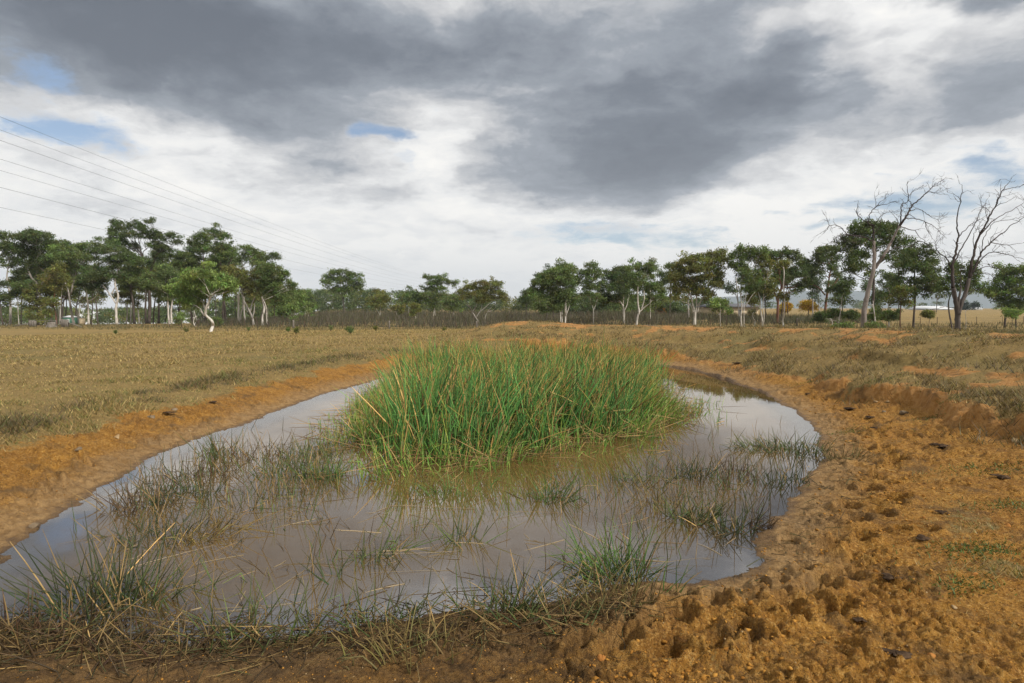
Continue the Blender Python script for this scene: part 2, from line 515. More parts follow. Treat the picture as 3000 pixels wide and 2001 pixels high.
def mat_ground():
    m, N, out = new_mat('ground_soil_and_turf')
    P = pos(N)
    g = attr(N, 'grass'); sh = attr(N, 'shore'); bk = attr(N, 'bank')
    n1 = N.noise(P, 1.7, 6, 0.6); n2 = N.noise(P, 9, 6, 0.62); n3 = N.noise(P, 42, 5, 0.65); n4 = N.noise(P, 0.35, 4, 0.5)
    n5 = N.noise(P, 150, 3, 0.6)
    mud = N.ramp(N.math('ADD', N.math('MULTIPLY', n2, 0.6), N.math('MULTIPLY', n1, 0.4)),
                 [(0.30, (0.12, 0.048, 0.009)), (0.45, (0.27, 0.122, 0.018)), (0.58, (0.38, 0.188, 0.033)), (0.74, (0.46, 0.26, 0.068))])
    mud = N.mix(N.math('MULTIPLY', N.mr(n3, 0.52, 0.66), 0.75), mud, (0.54, 0.32, 0.10))
    mud = N.mix(N.math('MULTIPLY', N.mr(n3, 0.47, 0.34), 0.85), mud, (0.125, 0.056, 0.016))
    mud = N.mix(N.math('MULTIPLY', N.mr(n5, 0.46, 0.36), 0.6), mud, (0.12, 0.055, 0.016))
    # redder, paler subsoil on the cut bank
    bankc = N.mix(N.mr(n2, 0.35, 0.65), (0.34, 0.155, 0.038), (0.46, 0.245, 0.088))
    mud = N.mix(N.math('MULTIPLY', N.mr(bk, -0.2, 0.15), 0.85), mud, bankc)
    # organic grey-brown stains
    mud = N.mix(N.math('MULTIPLY', N.mr(N.noise(P, 2.3, 5, 0.65), 0.50, 0.68), 0.75), mud, (0.115, 0.066, 0.026))
    silt = N.mix(N.mr(n2, 0.35, 0.65), (0.23, 0.138, 0.058), (0.35, 0.225, 0.105))
    shn = N.math('ADD', sh, N.math('MULTIPLY', N.math('SUBTRACT', n1, 0.5), 0.5))
    siltf = N.mr(shn, 0.85, 0.20)
    mud = N.mix(N.math('MULTIPLY', siltf, 0.8), mud, silt)
    wet = N.mr(N.math('ADD', sh, N.math('MULTIPLY', N.math('SUBTRACT', n2, 0.5), 0.20)), 0.16, 0.02)
    mud = N.mix(wet, mud, N.mix(0.7, mud, (0.085, 0.045, 0.017)))
    mud = N.mix(N.math('MULTIPLY', attr(N, 'organic'), N.mr(n2, 0.30, 0.55, 0.95, 0.6)), mud, (0.062, 0.036, 0.014))
    # dry turf
    t1 = N.ramp(N.math('ADD', N.math('MULTIPLY', n2, 0.45), N.math('MULTIPLY', n3, 0.55)),
                [(0.30, (0.095, 0.063, 0.022)), (0.46, (0.20, 0.135, 0.046)), (0.60, (0.30, 0.207, 0.074)), (0.78, (0.39, 0.28, 0.11))])
    t1 = N.mix(N.math('MULTIPLY', N.mr(n4, 0.50, 0.66), 0.5), t1, (0.15, 0.132, 0.045))
    t1 = N.mix(N.math('MULTIPLY', N.mr(n1, 0.55, 0.70), 0.45), t1, (0.13, 0.10, 0.05))
    t1 = N.mix(N.math('MULTIPLY', N.mr(N.noise(P, 0.08, 3, 0.5), 0.45, 0.6), 0.35), t1, (0.29, 0.195, 0.068))
    gf = N.mr(N.math('ADD', N.math('ADD', g, N.math('MULTIPLY', N.math('SUBTRACT', n3, 0.5), 0.9)), N.math('MULTIPLY', N.math('SUBTRACT', N.noise(P, 5.0, 6, 0.7), 0.5), 2.2)), 0.25, 0.75)
    c = N.mix(gf, mud, t1)
    vo = N.n('ShaderNodeTexVoronoi', feature='DISTANCE_TO_EDGE'); N.l(N.vec('ADD', P, N.vec('MULTIPLY', N.noise(P, 14, 3, 0.6, out=1), (0.06, 0.06, 0.06))), vo.inputs['Vector']); vo.inputs['Scale'].default_value = 26
    crk = N.mr(vo.outputs['Distance'], 0.0, 0.12)
    b0 = bump(N, crk, 0.55, 0.018)
    b1 = bump(N, n2, 0.6, 0.06, b0); b2 = bump(N, n3, 0.9, 0.035, b1); b3 = bump(N, n5, 0.8, 0.010, b2)
    p = N.n('ShaderNodeBsdfPrincipled')
    N.l(c, p.inputs['Base Color']); N.l(b3, p.inputs['Normal'])
    N.l(N.mr(wet, 0, 1, 0.95, 0.45), p.inputs['Roughness'])
    p.inputs['Specular IOR Level'].default_value = 0.25
    N.l(p.outputs[0], out.inputs[0])
    return m

def mat_water():
    m, N, out = new_mat('murky_pond_water')
    P = pos(N)
    dep = attr(N, 'depth')
    rip = N.noise(N.vec('MULTIPLY', P, (1.0, 1.0, 1.0)), 2.2, 3, 0.5)
    rip2 = N.noise(N.vec('MULTIPLY', P, (1.0, 1.8, 1.0)), 16, 2, 0.5)
    b1 = bump(N, rip, 0.016, 0.03); b2 = bump(N, rip2, 0.012, 0.006, b1)
    murk = N.mix(N.mr(N.noise(P, 0.7, 4, 0.55), 0.35, 0.65), (0.098, 0.060, 0.018), (0.125, 0.078, 0.027))
    dif = N.n('ShaderNodeBsdfDiffuse'); N.l(murk, dif.inputs[0])
    tr = N.n('ShaderNodeBsdfTransparent'); tr.inputs[0].default_value = (0.95, 0.86, 0.70, 1)
    body = N.n('ShaderNodeMixShader')
    dd = N.math('ADD', dep, N.math('MULTIPLY', N.math('SUBTRACT', N.noise(P, 3.0, 4, 0.6), 0.5), 0.04))
    N.l(N.mr(dd, 0.0, 0.15, 0.22, 0.985), body.inputs[0])
    N.l(tr.outputs[0], body.inputs[1]); N.l(dif.outputs[0], body.inputs[2])
    gl = N.n('ShaderNodeBsdfGlossy'); gl.inputs['Roughness'].default_value = 0.004
    gl.inputs[0].default_value = (1, 1, 1, 1)
    N.l(b2, gl.inputs['Normal'])
    fr = N.n('ShaderNodeFresnel'); fr.inputs[0].default_value = 4.4; N.l(b1, fr.inputs['Normal'])
    mx = N.n('ShaderNodeMixShader')
    N.l(fr.outputs[0], mx.inputs[0]); N.l(body.outputs[0], mx.inputs[1]); N.l(gl.outputs[0], mx.inputs[2])
    N.l(mx.outputs[0], out.inputs[0])
    return m

def mat_leaf(name, trans=0.3):
    m, N, out = new_mat(name)
    c = attr(N, 'col', 'Color')
    d = N.n('ShaderNodeBsdfPrincipled'); N.l(c, d.inputs['Base Color']); d.inputs['Roughness'].default_value = 0.6
    d.inputs['Specular IOR Level'].default_value = 0.3
    t = N.n('ShaderNodeBsdfTranslucent')
    N.l(N.mix(1.0, c, (1.25, 1.25, 0.7), 'MULTIPLY'), t.inputs[0])
    mx = N.n('ShaderNodeMixShader'); mx.inputs[0].default_value = trans
    N.l(d.outputs[0], mx.inputs[1]); N.l(t.outputs[0], mx.inputs[2])
    N.l(mx.outputs[0], out.inputs[0])
    return m

def mat_bark(name, a, b, dark, streak=0.5, scale=1.0):
    m, N, out = new_mat(name)
    P = pos(N)
    st = N.noise(N.vec('MULTIPLY', P, (5, 5, 0.9)), scale, 5, 0.6)
    bl = N.noise(P, 1.4 * scale, 4, 0.6)
    c = N.mix(N.mr(st, 0.35, 0.65), a, b)
    c = N.mix(N.math('MULTIPLY', N.mr(bl, 0.55, 0.68), streak), c, dark)
    p = N.n('ShaderNodeBsdfPrincipled'); N.l(c, p.inputs['Base Color']); p.inputs['Roughness'].default_value = 0.85
    p.inputs['Specular IOR Level'].default_value = 0.2
    N.l(bump(N, st, 0.5, 0.05), p.inputs['Normal'])
    N.l(p.outputs[0], out.inputs[0])
    return m
def mat_plain(name, a, b, scale=6.0, rough=0.8, bs=0.4, bd=0.02, spec=0.25, stretch=(1, 1, 1), obj_space=True):
    m, N, out = new_mat(name)
    P = N.n('ShaderNodeTexCoord').outputs['Object'] if obj_space else pos(N)
    n = N.noise(N.vec('MULTIPLY', P, stretch), scale, 6, 0.6)
    p = N.n('ShaderNodeBsdfPrincipled'); N.l(N.mix(N.mr(n, 0.3, 0.7), a, b), p.inputs['Base Color'])
    p.inputs['Roughness'].default_value = rough; p.inputs['Specular IOR Level'].default_value = spec
    if bs: N.l(bump(N, n, bs, bd), p.inputs['Normal'])
    N.l(p.outputs[0], out.inputs[0])
    return m

M = {
    'ground': mat_ground(), 'water': mat_water(), 'leaf': mat_leaf('gum_leaves', 0.40), 'stem': mat_leaf('rush_stems', 0.22),
    'white': mat_bark('white_gum_bark', (0.42, 0.38, 0.33), (0.62, 0.58, 0.52), (0.20, 0.165, 0.13), 0.75, 1.1),
    'grey': mat_bark('grey_gum_bark', (0.26, 0.235, 0.21), (0.42, 0.39, 0.35), (0.14, 0.115, 0.095), 0.6, 0.9),
    'dark': mat_bark('dark_rough_bark', (0.055, 0.043, 0.035), (0.11, 0.088, 0.072), (0.035, 0.028, 0.023), 0.6, 1.2),
    'red': mat_bark('red_brown_bark', (0.10, 0.045, 0.028), (0.19, 0.10, 0.065), (0.05, 0.025, 0.018), 0.6, 1.2),
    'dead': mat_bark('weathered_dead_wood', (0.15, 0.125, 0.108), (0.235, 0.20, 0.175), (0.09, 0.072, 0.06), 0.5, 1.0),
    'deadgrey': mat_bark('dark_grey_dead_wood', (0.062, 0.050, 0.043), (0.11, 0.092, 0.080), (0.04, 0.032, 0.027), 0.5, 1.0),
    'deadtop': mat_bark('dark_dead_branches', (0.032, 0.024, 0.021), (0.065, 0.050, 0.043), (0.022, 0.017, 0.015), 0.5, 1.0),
    'char': mat_plain('charred_bark', (0.018, 0.014, 0.012), (0.05, 0.038, 0.032), 5.0),
    'timber': mat_plain('weathered_grey_timber', (0.10, 0.086, 0.070), (0.22, 0.195, 0.165), 3.0, 0.9, 0.8, 0.03, 0.2, (3, 3, 0.5)),
    'steel': mat_plain('rusty_steel', (0.055, 0.035, 0.025), (0.10, 0.065, 0.045), 8.0, 0.8),
    'wire': mat_plain('grey_wire', (0.05, 0.05, 0.055), (0.08, 0.08, 0.085), 2.0, 0.5, 0),
    'stone': mat_plain('pale_stone', (0.25, 0.165, 0.078), (0.40, 0.29, 0.165), 9.0, 0.95, 0.9, 0.03, 0.1),
    'stone_o': mat_plain('ochre_stone', (0.27, 0.11, 0.028), (0.43, 0.20, 0.055), 9.0, 0.95, 0.9, 0.03, 0.1),
    'stone_g': mat_plain('grey_stone', (0.13, 0.095, 0.060), (0.23, 0.175, 0.115), 9.0, 0.95, 0.9, 0.03, 0.1),
    'clod': mat_plain('dry_mud_clods', (0.21, 0.088, 0.015), (0.42, 0.21, 0.042), 7.0, 0.95, 0.6, 0.02, 0.15, (1, 1, 1), False),
    'dung': mat_plain('dark_dried_dung', (0.030, 0.019, 0.012), (0.095, 0.060, 0.036), 14.0, 1.0, 1.0, 0.03, 0.05),
    'wall_w': mat_plain('white_painted_wall', (0.62, 0.62, 0.60), (0.74, 0.74, 0.72), 0.6, 0.7, 0.1),
    'wall_c': mat_plain('cream_brick_wall', (0.50, 0.40, 0.26), (0.60, 0.49, 0.33), 1.2, 0.8, 0.1),
    'roof_w': mat_plain('pale_iron_roof', (0.55, 0.56, 0.58), (0.68, 0.69, 0.70), 0.8, 0.5, 0.1),
    'roof_g': mat_plain('grey_tile_roof', (0.09, 0.09, 0.10), (0.14, 0.14, 0.15), 1.0, 0.7, 0.2),
    'green': mat_plain('green_painted_iron', (0.05, 0.13, 0.09), (0.08, 0.18, 0.12), 1.0, 0.6, 0.1),
    'pane': mat_plain('dark_window_glass', (0.02, 0.025, 0.03), (0.04, 0.045, 0.05), 1.0, 0.1, 0, 0.01, 0.5),
    'hill': mat_plain('forested_range', (0.040, 0.062, 0.060), (0.065, 0.088, 0.078), 0.004, 0.95, 0, 0.01, 0.1, (1, 1, 1), False),
}

# ------------------------------------------------------------------ ground
def build_ground():
    fa = np.radians(np.linspace(-53, 53, 740))
    ca = np.radians(np.concatenate([np.linspace(56, 180, 40), np.linspace(-178, -56, 40)]))
    ang = np.concatenate([fa, ca])
    rad = np.concatenate([np.geomspace(0.25, 2.2, 28)[:-1], 2.2 * np.exp(0.0052 * np.arange(0, 250)), 2.2 * np.exp(0.0052 * 250 + 0.0092 * np.arange(1, 195)), ])
    rad = np.concatenate([rad, np.geomspace(rad[-1] * 1.012, 9000, 170)])
    nr, na = len(rad), len(ang)
    R, A = np.meshgrid(rad, ang, indexing='ij')
    X, Y = (R * np.sin(A)).ravel(), (R * np.cos(A)).ravel()
    z, d, g, e = land(X, Y)
    V = np.stack([X, Y, z], 1)
    i = np.arange(nr - 1)[:, None] * na; j = np.arange(na)[None]; k = (j + 1) % na
    Q = np.stack([i + k, i + j, i + na + j, i + na + k], -1).reshape(-1, 4)
    V = np.concatenate([V, [[0, 0, gz(0, 0)]]])
    c = len(V) - 1
    T = np.stack([np.full(na, c), np.arange(na), (np.arange(na) + 1) % na], 1)[:, ::-1]
    ap = lambda a, v: np.concatenate([a, [v]])
    me = mesh_np('ground', V, [Q, T], {'grass': ap(g, 0), 'shore': ap(d, 1), 'bank': ap(np.clip(e, -5, 20), -5), 'organic': ap(sst(-X + 0.6 * (fbm(X * 2, Y * 2, 57, 3) - .5), -1.0, -0.2) * sst(-Y, -5.2, -4.4) * (d < 2.5), 0)}, True)
    tag(obj('ground', me, M['ground']), kind='structure')
    # water sheet
    xs, ys = np.arange(-7.0, 8.5, 0.1), np.arange(2.4, 25.5, 0.1)
    XX, YY = np.meshgrid(xs, ys, indexing='ij')
    zz, dd, _, _ = land(XX.ravel(), YY.ravel())
    nx, ny = XX.shape
    keep = dd < 0.45
    idx = (np.arange(nx - 1)[:, None] * ny + np.arange(ny - 1)[None]).ravel()
    Q = np.stack([idx, idx + ny, idx + ny + 1, idx + 1], 1)
    Q = Q[keep[Q].any(1)]
    used = np.unique(Q); remap = np.zeros(nx * ny, int); remap[used] = np.arange(len(used))
    V = np.stack([XX.ravel(), YY.ravel(), np.zeros(nx * ny)], 1)[used]
    me = mesh_np('pond_water', V, [remap[Q]], {'depth': np.maximum(-zz[used], 0)}, True)
    tag(obj('pond_water', me, M['water']), kind='structure')
build_ground()

def build_hills():
    xs = np.linspace(900, 9000, 140)
    rows = []
    prof = np.interp(xs / 5200 * F + 1500, [400, 1800, 1950, 2150, 2400, 2650, 2850, 3100, 3400, 4600], [0, 0, 10, 36, 54, 56, 82, 74, 86, 60])
    top = prof * 5200 / F + 26 * (fbm(xs * 0.0016, xs * 0, 51, 4) - 0.5) * 2
    for k, (yo, f) in enumerate([(0, 0), (250, .28), (600, .62), (900, .86), (1150, 1.0), (1600, 0.95), (2600, 0.0)]):
        zz = top * f + (18 * (fbm(xs * 0.004 + 9 * k, xs * 0 + k, 53, 4) - 0.5) if 0 < f else -6)
        rows.append(np.stack([xs, np.full_like(xs, 4300 + yo), zz], 1))
    V = np.concatenate(rows); n = len(xs)
    i = np.arange(len(rows) - 1)[:, None] * n + np.arange(n - 1)[None]
    Q = np.stack([i, i + 1, i + n + 1, i + n], -1).reshape(-1, 4)
    tag(obj('hills', mesh_np('hills', V, [Q], None, True), M['hill']), kind='structure')
build_hills()
# ------------------------------------------------------------------ plants: vectorised builders
def unit(v):
    return v / (np.linalg.norm(v, axis=-1, keepdims=True) + 1e-9)

def stem_arrays(r, base, d, L, rad, cb, ct, bend=None, kink=None, kinkdir=None, tipfrac=0.75, seg=4, sides=3):
    """rush stems: base (n,3), direction d (n,3), length L (n), colours cb (bottom) and ct (tip) (n,3)"""
    n = len(base)
    s = np.linspace(0, 1, seg + 1)
    if bend is None: bend = np.zeros((n, 3))
    pts = base[:, None] + L[:, None, None] * (s[None, :, None] * d[:, None] + (s ** 2)[None, :, None] * bend[:, None])
    if kink is not None:
        for i in range(1, seg + 1):
            m = s[i] > kink + 1e-6
            if m.any():
                step = L[m] * (1.0 / seg)
                pts[m, i] = pts[m, i - 1] + step[:, None] * kinkdir[m]
    tan = np.gradient(pts, axis=1); tan = unit(tan)
    ref = np.tile(np.array([0.37, 0.61, 0.7]), (n, 1))
    u = unit(np.cross(tan, ref[:, None])); v = np.cross(tan, u)
    th = np.arange(sides) * 2 * math.pi / sides
    rr = rad[:, None] * np.interp(s, [0, 0.6, 1], [1, 0.85, 0.32])[None]
    ring = pts[:, :, None] + rr[:, :, None, None] * (np.cos(th)[None, None, :, None] * u[:, :, None] + np.sin(th)[None, None, :, None] * v[:, :, None])
    V = ring.reshape(-1, 3)
    k = np.clip((s - tipfrac) / (1 - tipfrac + 1e-6), 0, 1)
    C = cb[:, None] * (1 - k)[None, :, None] + ct[:, None] * k[None, :, None]
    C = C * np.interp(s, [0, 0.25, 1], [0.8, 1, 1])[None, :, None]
    C = np.repeat(C[:, :, None], sides, 2).reshape(-1, 3)
    b0 = (np.arange(n) * (seg + 1) * sides)[:, None, None]
    i = (np.arange(seg) * sides)[None, :, None]; j = np.arange(sides)[None, None]; j2 = (j + 1) % sides
    Q = np.stack([b0 + i + j, b0 + i + j2, b0 + i + sides + j2, b0 + i + sides + j], -1).reshape(-1, 4)
    return V, Q, C

def join(parts):
    V, Q, C = [], [], []; n = 0
    for v, q, c in parts:
        V.append(v); Q.append(q + n); C.append(c); n += len(v)
    return np.concatenate(V), np.concatenate(Q), np.concatenate(C)

def blade_arrays(r, base, h, w, lean, col, two=False):
    """grass blades, one triangle each"""
    n = len(base)
    a = r.uniform(0, 2 * math.pi, n)
    side = np.stack([np.cos(a), np.sin(a), np.zeros(n)], 1) * (w * 0.5)[:, None]
    b = r.uniform(0, 2 * math.pi, n)
    tip = base + np.stack([np.cos(b) * lean * h, np.sin(b) * lean * h, h], 1)
    V = np.stack([base - side, base + side, tip], 1).reshape(-1, 3)
    T = np.arange(3 * n).reshape(-1, 3)
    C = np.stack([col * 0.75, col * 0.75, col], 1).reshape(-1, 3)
    return V, T, C

def in_poly(x, y, P):
    inside = np.zeros(x.shape, bool); n = len(P)
    for k in range(n):
        (x0, y0), (x1, y1) = P[k], P[(k + 1) % n]
        if y0 == y1: continue
        inside ^= ((y0 > y) != (y1 > y)) & (x < (x1 - x0) * (y - y0) / (y1 - y0) + x0)
    return inside

# ------------------------------------------------------------------ gum trees
FR = {'L1': (0, 640, .2296), 'L2': (440, 640, .2296), 'C': (800, 700, .3828), 'R3': (1900, 700, .2042), 'R4': (2300, 500, .3507), 'Z3': (1500, 650, .3828)}
def fpx(fr, x, y):
    ox, oy, s = FR[fr]; return ox + x * s, oy + y * s
GREEN = {'dark': (0.084, 0.115, 0.040), 'mid': (0.115, 0.155, 0.050), 'olive': (0.145, 0.152, 0.044), 'bright': (0.170, 0.235, 0.070),
         'blue': (0.066, 0.092, 0.044), 'yellow': (0.42, 0.27, 0.02), 'pale': (0.20, 0.19, 0.10), 'rust': (0.40, 0.17, 0.03), 'conifer': (0.022, 0.040, 0.022)}

def leaf_cloud(r, pads, leaf=0.40, tuft=0.62, dens=1.0, col=(0.06, 0.08, 0.03), per=24, droop=0.7, drop=0.0):
    """pads: (cx,cy,cz,ra,rb,rc). Tufts of small drooping leaves over domed pads, gaps between."""
    P, A, C = [], [], []
    col = np.array(col)
    for (cx, cy, cz, ra, rb, rc) in pads:
        nt = max(4, int(dens * 4.4 * (ra * rc + 0.5 * ra * rb) / (tuft * tuft)))
        d = unit(r.normal(size=(nt, 3))); d[:, 2] = np.where(d[:, 2] < -0.25, -d[:, 2], d[:, 2])
        k = r.uniform(0.45, 1.0, nt) ** 0.6
        t = np.array([cx, cy, cz]) + d * k[:, None] * np.array([ra, rb, rc])
        tc = col[None] * np.exp(r.normal(0, 0.22, (nt, 1))) * (1 + r.normal(0, 0.10, (nt, 3)))
        tone = r.uniform(0.85, 1.15)
        m = per + r.integers(-6, 7, nt)
        idx = np.repeat(np.arange(nt), np.maximum(m, 6))
        g = r.normal(size=(len(idx), 3)) * np.array([0.48, 0.48, 0.34]) * tuft
        P.append(t[idx] + g)
        ax = unit(r.normal(size=(len(idx), 3)) + np.array([0, 0, -droop]))
        A.append(ax)
        C.append(np.clip(tc[idx] * tone * np.exp(r.normal(0, 0.25, (len(idx), 1))), 0.004, 0.8))
    P, A, C = np.concatenate(P), np.concatenate(A), np.concatenate(C)
    n = len(P)
    s = unit(np.cross(A, r.normal(size=(n, 3))))
    L = leaf * r.uniform(0.6, 1.3, n)[:, None]; W = L * 0.20
    V = np.stack([P - A * L * 0.45 - s * W, P - A * L * 0.45 + s * W, P + A * L * 0.55], 1).reshape(-1, 3)
    Q = np.arange(3 * n).reshape(-1, 3)
    return V, Q, np.repeat(C, 3, 0)

def smooth_path(pts, per=4):
    """Catmull-Rom through points"""
    P = np.asarray(pts, float)
    if len(P) < 3:
        t = np.linspace(0, 1, per + 1)[:, None]
        return P[0] + (P[-1] - P[0]) * t
    E = np.concatenate([[2 * P[0] - P[1]], P, [2 * P[-1] - P[-2]]])
    out = []
    for i in range(1, len(E) - 2):
        p0, p1, p2, p3 = E[i - 1], E[i], E[i + 1], E[i + 2]
        for t in np.arange(per) / per:
            out.append(0.5 * (2 * p1 + (p2 - p0) * t + (2 * p0 - 5 * p1 + 4 * p2 - p3) * t * t + (3 * p1 - p0 - 3 * p2 + p3) * t ** 3))
    out.append(P[-1])
    return np.array(out)

def gum(label, fr, Y, trunk, w, pads, bark='grey', green='mid', extra=(), seed=None, group=None, name='gum_tree', cat='tree', leaf=None, dens=1.0, droop=0.7, z_base=None):
    """trunk: list of polylines in the frame's zoom coordinates (first of all starts at the ground); w: base width in zoom px"""
    r = np.random.default_rng(1000 + (seed or 0))
    sc = FR[fr][2] * Y / F
    def W(x, y, dy=0.0):
        px, py = fpx(fr, x, y); return at(px, py, Y + dy)
    p0 = W(*trunk[0][0])
    zb = gz(p0[0], Y) if z_base is None else z_base
    loc = np.array([p0[0], Y, zb])
    root = empty(name, loc, label, cat, group)
    mb = MB()
    tops = []
    for k, tl in enumerate(trunk):
        q = np.array([W(x, y, 0.0) for x, y in tl])
        if k == 0 or tl[0][1] >= trunk[0][0][1] - 12:
            q[0, 2] = gz(q[0, 0], Y) - 0.15 if z_base is None else zb - 0.1
        q[1:, 1] += r.normal(0, 0.25, len(q) - 1).cumsum()
        if k > 0 and tl[0][1] < trunk[0][0][1] - 12: q[:, 1] += r.normal(0, 0.3) * np.linspace(0, 1, len(q))
        pth = smooth_path(q, 5) - loc
        pth[1:] += r.normal(0, 0.012 * w * sc, pth[1:].shape)
        wk = w * sc * 0.42 * (1.0 if k == 0 else 0.62)
        rad = wk * np.interp(np.linspace(0, 1, len(pth)), [0, 0.08, 0.5, 1], [1.25 if k == 0 else 1, 1, 0.78, 0.45])
        mb.tube(pth, rad, 8, wob=0.10, r=r)
        tops.append((pth, rad))
    wp = []
    for (x, y, rx, ry) in pads:
        c = W(x, y) - loc
        a, cc = rx * sc * 1.12, ry * sc * 1.32
        dy = r.normal(0, 0.55 * a)
        wp.append((c[0], c[1] + dy, c[2], a * 0.92, a * 0.8, cc))
        for _ in range(3):
            o3 = r.uniform(-1, 1, 3) * np.array([1.05 * a, 0.8 * a, 1.25 * cc + 0.15 * a]); f3 = r.uniform(0.28, 0.5)
            wp.append((c[0] + o3[0], c[1] + dy + o3[1], c[2] + o3[2], a * f3, a * f3, (cc * 0.6 + a * 0.4) * f3 * 1.1))
        # a limb from the best placed trunk to the pad
        best = None
        for pth, rad in tops:
            n = len(pth)
            for i in range(int(n * 0.42), n):
                dv = np.array([c[0], c[1] + dy, c[2]]) - pth[i]
                cost = np.linalg.norm(dv) + (3.0 * max(0, 0.25 * np.hypot(dv[0], dv[1]) - dv[2]))
                if best is None or cost < best[0]: best = (cost, pth[i], rad[i])
        _, a0, r0 = best
        end = np.array([c[0], c[1] + dy, c[2] + 0.15 * cc])
        L = np.linalg.norm(end - a0)
        mid = a0 * 0.5 + end * 0.5 + np.array([r.normal(0, .06), r.normal(0, .06), r.uniform(-0.12, 0.04)]) * L
        q1 = a0 * 0.75 + end * 0.25 + r.normal(0, 0.04, 3) * L + np.array([0, 0, 0.03 * L])
        lp = smooth_path([a0, q1, mid, end], 3)
        rl = min(r0 * 0.75, 0.035 + 0.016 * L + 0.02 * a)
        mb.tube(lp, np.linspace(rl, 0.03, len(lp)), 4)
        for _ in range(4):
            i = r.integers(len(lp) // 2, len(lp) - 1)
            dv = unit(r.normal(size=3)); dv[2] = abs(dv[2]) * 0.7
            e2 = end + dv * np.array([a, a * .85, cc]) * r.uniform(0.5, 0.85)
            m2 = (lp[i] + e2) / 2 + r.normal(0, 0.08, 3) * np.linalg.norm(e2 - lp[i])
            mb.tube(smooth_path([lp[i], m2, e2], 2), np.linspace(max(0.022, rl * 0.4), 0.012, 5), 3)
    for ex in extra:                       # bare limbs seen in the photograph
        q = np.array([W(x, y, r.normal(0, 0.2)) for x, y in ex[1]]) - loc
        pth = smooth_path(q, 3)
        mb.tube(pth, np.linspace(ex[0] * sc * 0.5, max(0.02, ex[0] * sc * 0.12), len(pth)), 5)
    obj('trunk', mb.mesh('trunk'), M[bark], root)
    lf = leaf or 0.34 * max(1.0, Y / 115.0)
    V, Q, C = leaf_cloud(r, wp, lf, lf * 1.75, dens, GREEN[green], droop=droop)
    obj('crown', mesh_np('crown', V, [Q], {'col': C}), M['leaf'], root)
    return root

G1 = 'gum trees of the left grove'
GC = 'gum trees along the far scrub'
GR = 'gum trees along the right bank'
gum('tall gum with domed dark crown at the far left edge', 'L1', 108, [[(130, 1360), (120, 1150), (112, 950), (92, 760), (100, 560)]], 34,
    [(100, 262, 130, 62), (285, 255, 120, 55), (40, 390, 120, 70), (180, 430, 130, 70), (60, 560, 110, 70), (210, 600, 100, 50)], 'grey', 'dark', seed=1, group=G1)
gum('broad flat-topped gum in left grove with pale forked limbs', 'L1', 112, [[(520, 1335), (515, 1100), (500, 860), (410, 760), (355, 650), (330, 520)], [(510, 870), (575, 760), (605, 670), (680, 615)], [(560, 670), (510, 610), (470, 545)]], 36,
    [(640, 262, 190, 52), (480, 330, 150, 62), (740, 350, 110, 50), (350, 420, 140, 70), (600, 430, 150, 70), (420, 560, 150, 70), (650, 560, 120, 60), (290, 700, 110, 60)], 'grey', 'dark', seed=2, group=G1)
gum('leaning pale-trunked gum behind the small green shed', 'L1', 110, [[(945, 1352), (925, 1200), (905, 1050), (905, 930), (870, 820)], [(905, 960), (960, 800), (975, 760)], [(1010, 1340), (985, 1160), (935, 1080)]], 36,
    [(1000, 352, 165, 50), (870, 420, 130, 55), (1100, 410, 130, 45), (930, 520, 160, 65), (1090, 530, 150, 65), (860, 640, 120, 60), (1010, 660, 150, 60)], 'grey', 'mid', seed=3, group=G1)
gum('white straight-trunked gum left of the forked white gum', 'L1', 107, [[(1130, 1352), (1128, 1200), (1118, 1060), (1100, 930)], [(1118, 1060), (1180, 1020), (1250, 960)]], 30,
    [(1150, 690, 160, 60), (1040, 780, 120, 60), (1200, 800, 120, 60), (1230, 900, 110, 60), (1090, 870, 90, 50)], 'white', 'dark', seed=4, group=G1)
gum('crooked white gum with a forked trunk in mid grove', 'L1', 105, [[(1490, 1347), (1490, 1180), (1500, 1090), (1526, 985), (1490, 860), (1478, 740), (1435, 645)], [(1478, 1085), (1410, 990), (1345, 890), (1330, 850)], [(1480, 740), (1500, 690), (1515, 630)], [(1425, 960), (1465, 880)]], 34,
    [(1350, 390, 130, 48), (1500, 430, 140, 60), (1620, 500, 140, 55), (1390, 560, 120, 50), (1400, 760, 150, 42), (1560, 640, 120, 45), (1290, 660, 90, 40)], 'white', 'dark', seed=5, group=G1)
gum('tallest gum of the grove with a dark open spreading crown', 'L1', 116, [[(1900, 1342), (1900, 1100), (1905, 880), (1850, 720), (1810, 600), (1800, 490)], [(1860, 1338), (1858, 1100), (1870, 900)], [(1905, 700), (1960, 560), (2010, 460), (2100, 400)]], 50,
    [(1455, 75, 45, 34), (1550, 100, 80, 42), (1660, 115, 60, 36), (1745, 100, 45, 40), (1905, 55, 42, 26), (1850, 130, 45, 35), (1415, 215, 55, 34), (1540, 235, 95, 42), (1720, 240, 95, 55), (1860, 230, 90, 60),
     (1970, 240, 80, 60), (2060, 270, 60, 46), (2170, 230, 60, 50), (2230, 310, 60, 40), (1480, 320, 105, 38), (1640, 350, 105, 40), (1960, 380, 100, 45), (2080, 400, 90, 45), (2000, 520, 70, 50), (1930, 590, 50, 40)], 'dark', 'dark', seed=6, group=G1, dens=1.15)
gum('dark straight gum standing left of the tallest gum', 'L1', 114, [[(1715, 1342), (1708, 1100), (1690, 850), (1662, 600)], [(1690, 900), (1600, 760)]], 36,
    [(1700, 560, 130, 50), (1600, 700, 120, 50), (1760, 690, 110, 50), (1640, 830, 130, 60), (1560, 900, 100, 50), (1750, 840, 100, 60)], 'dark', 'mid', seed=7, group=G1)
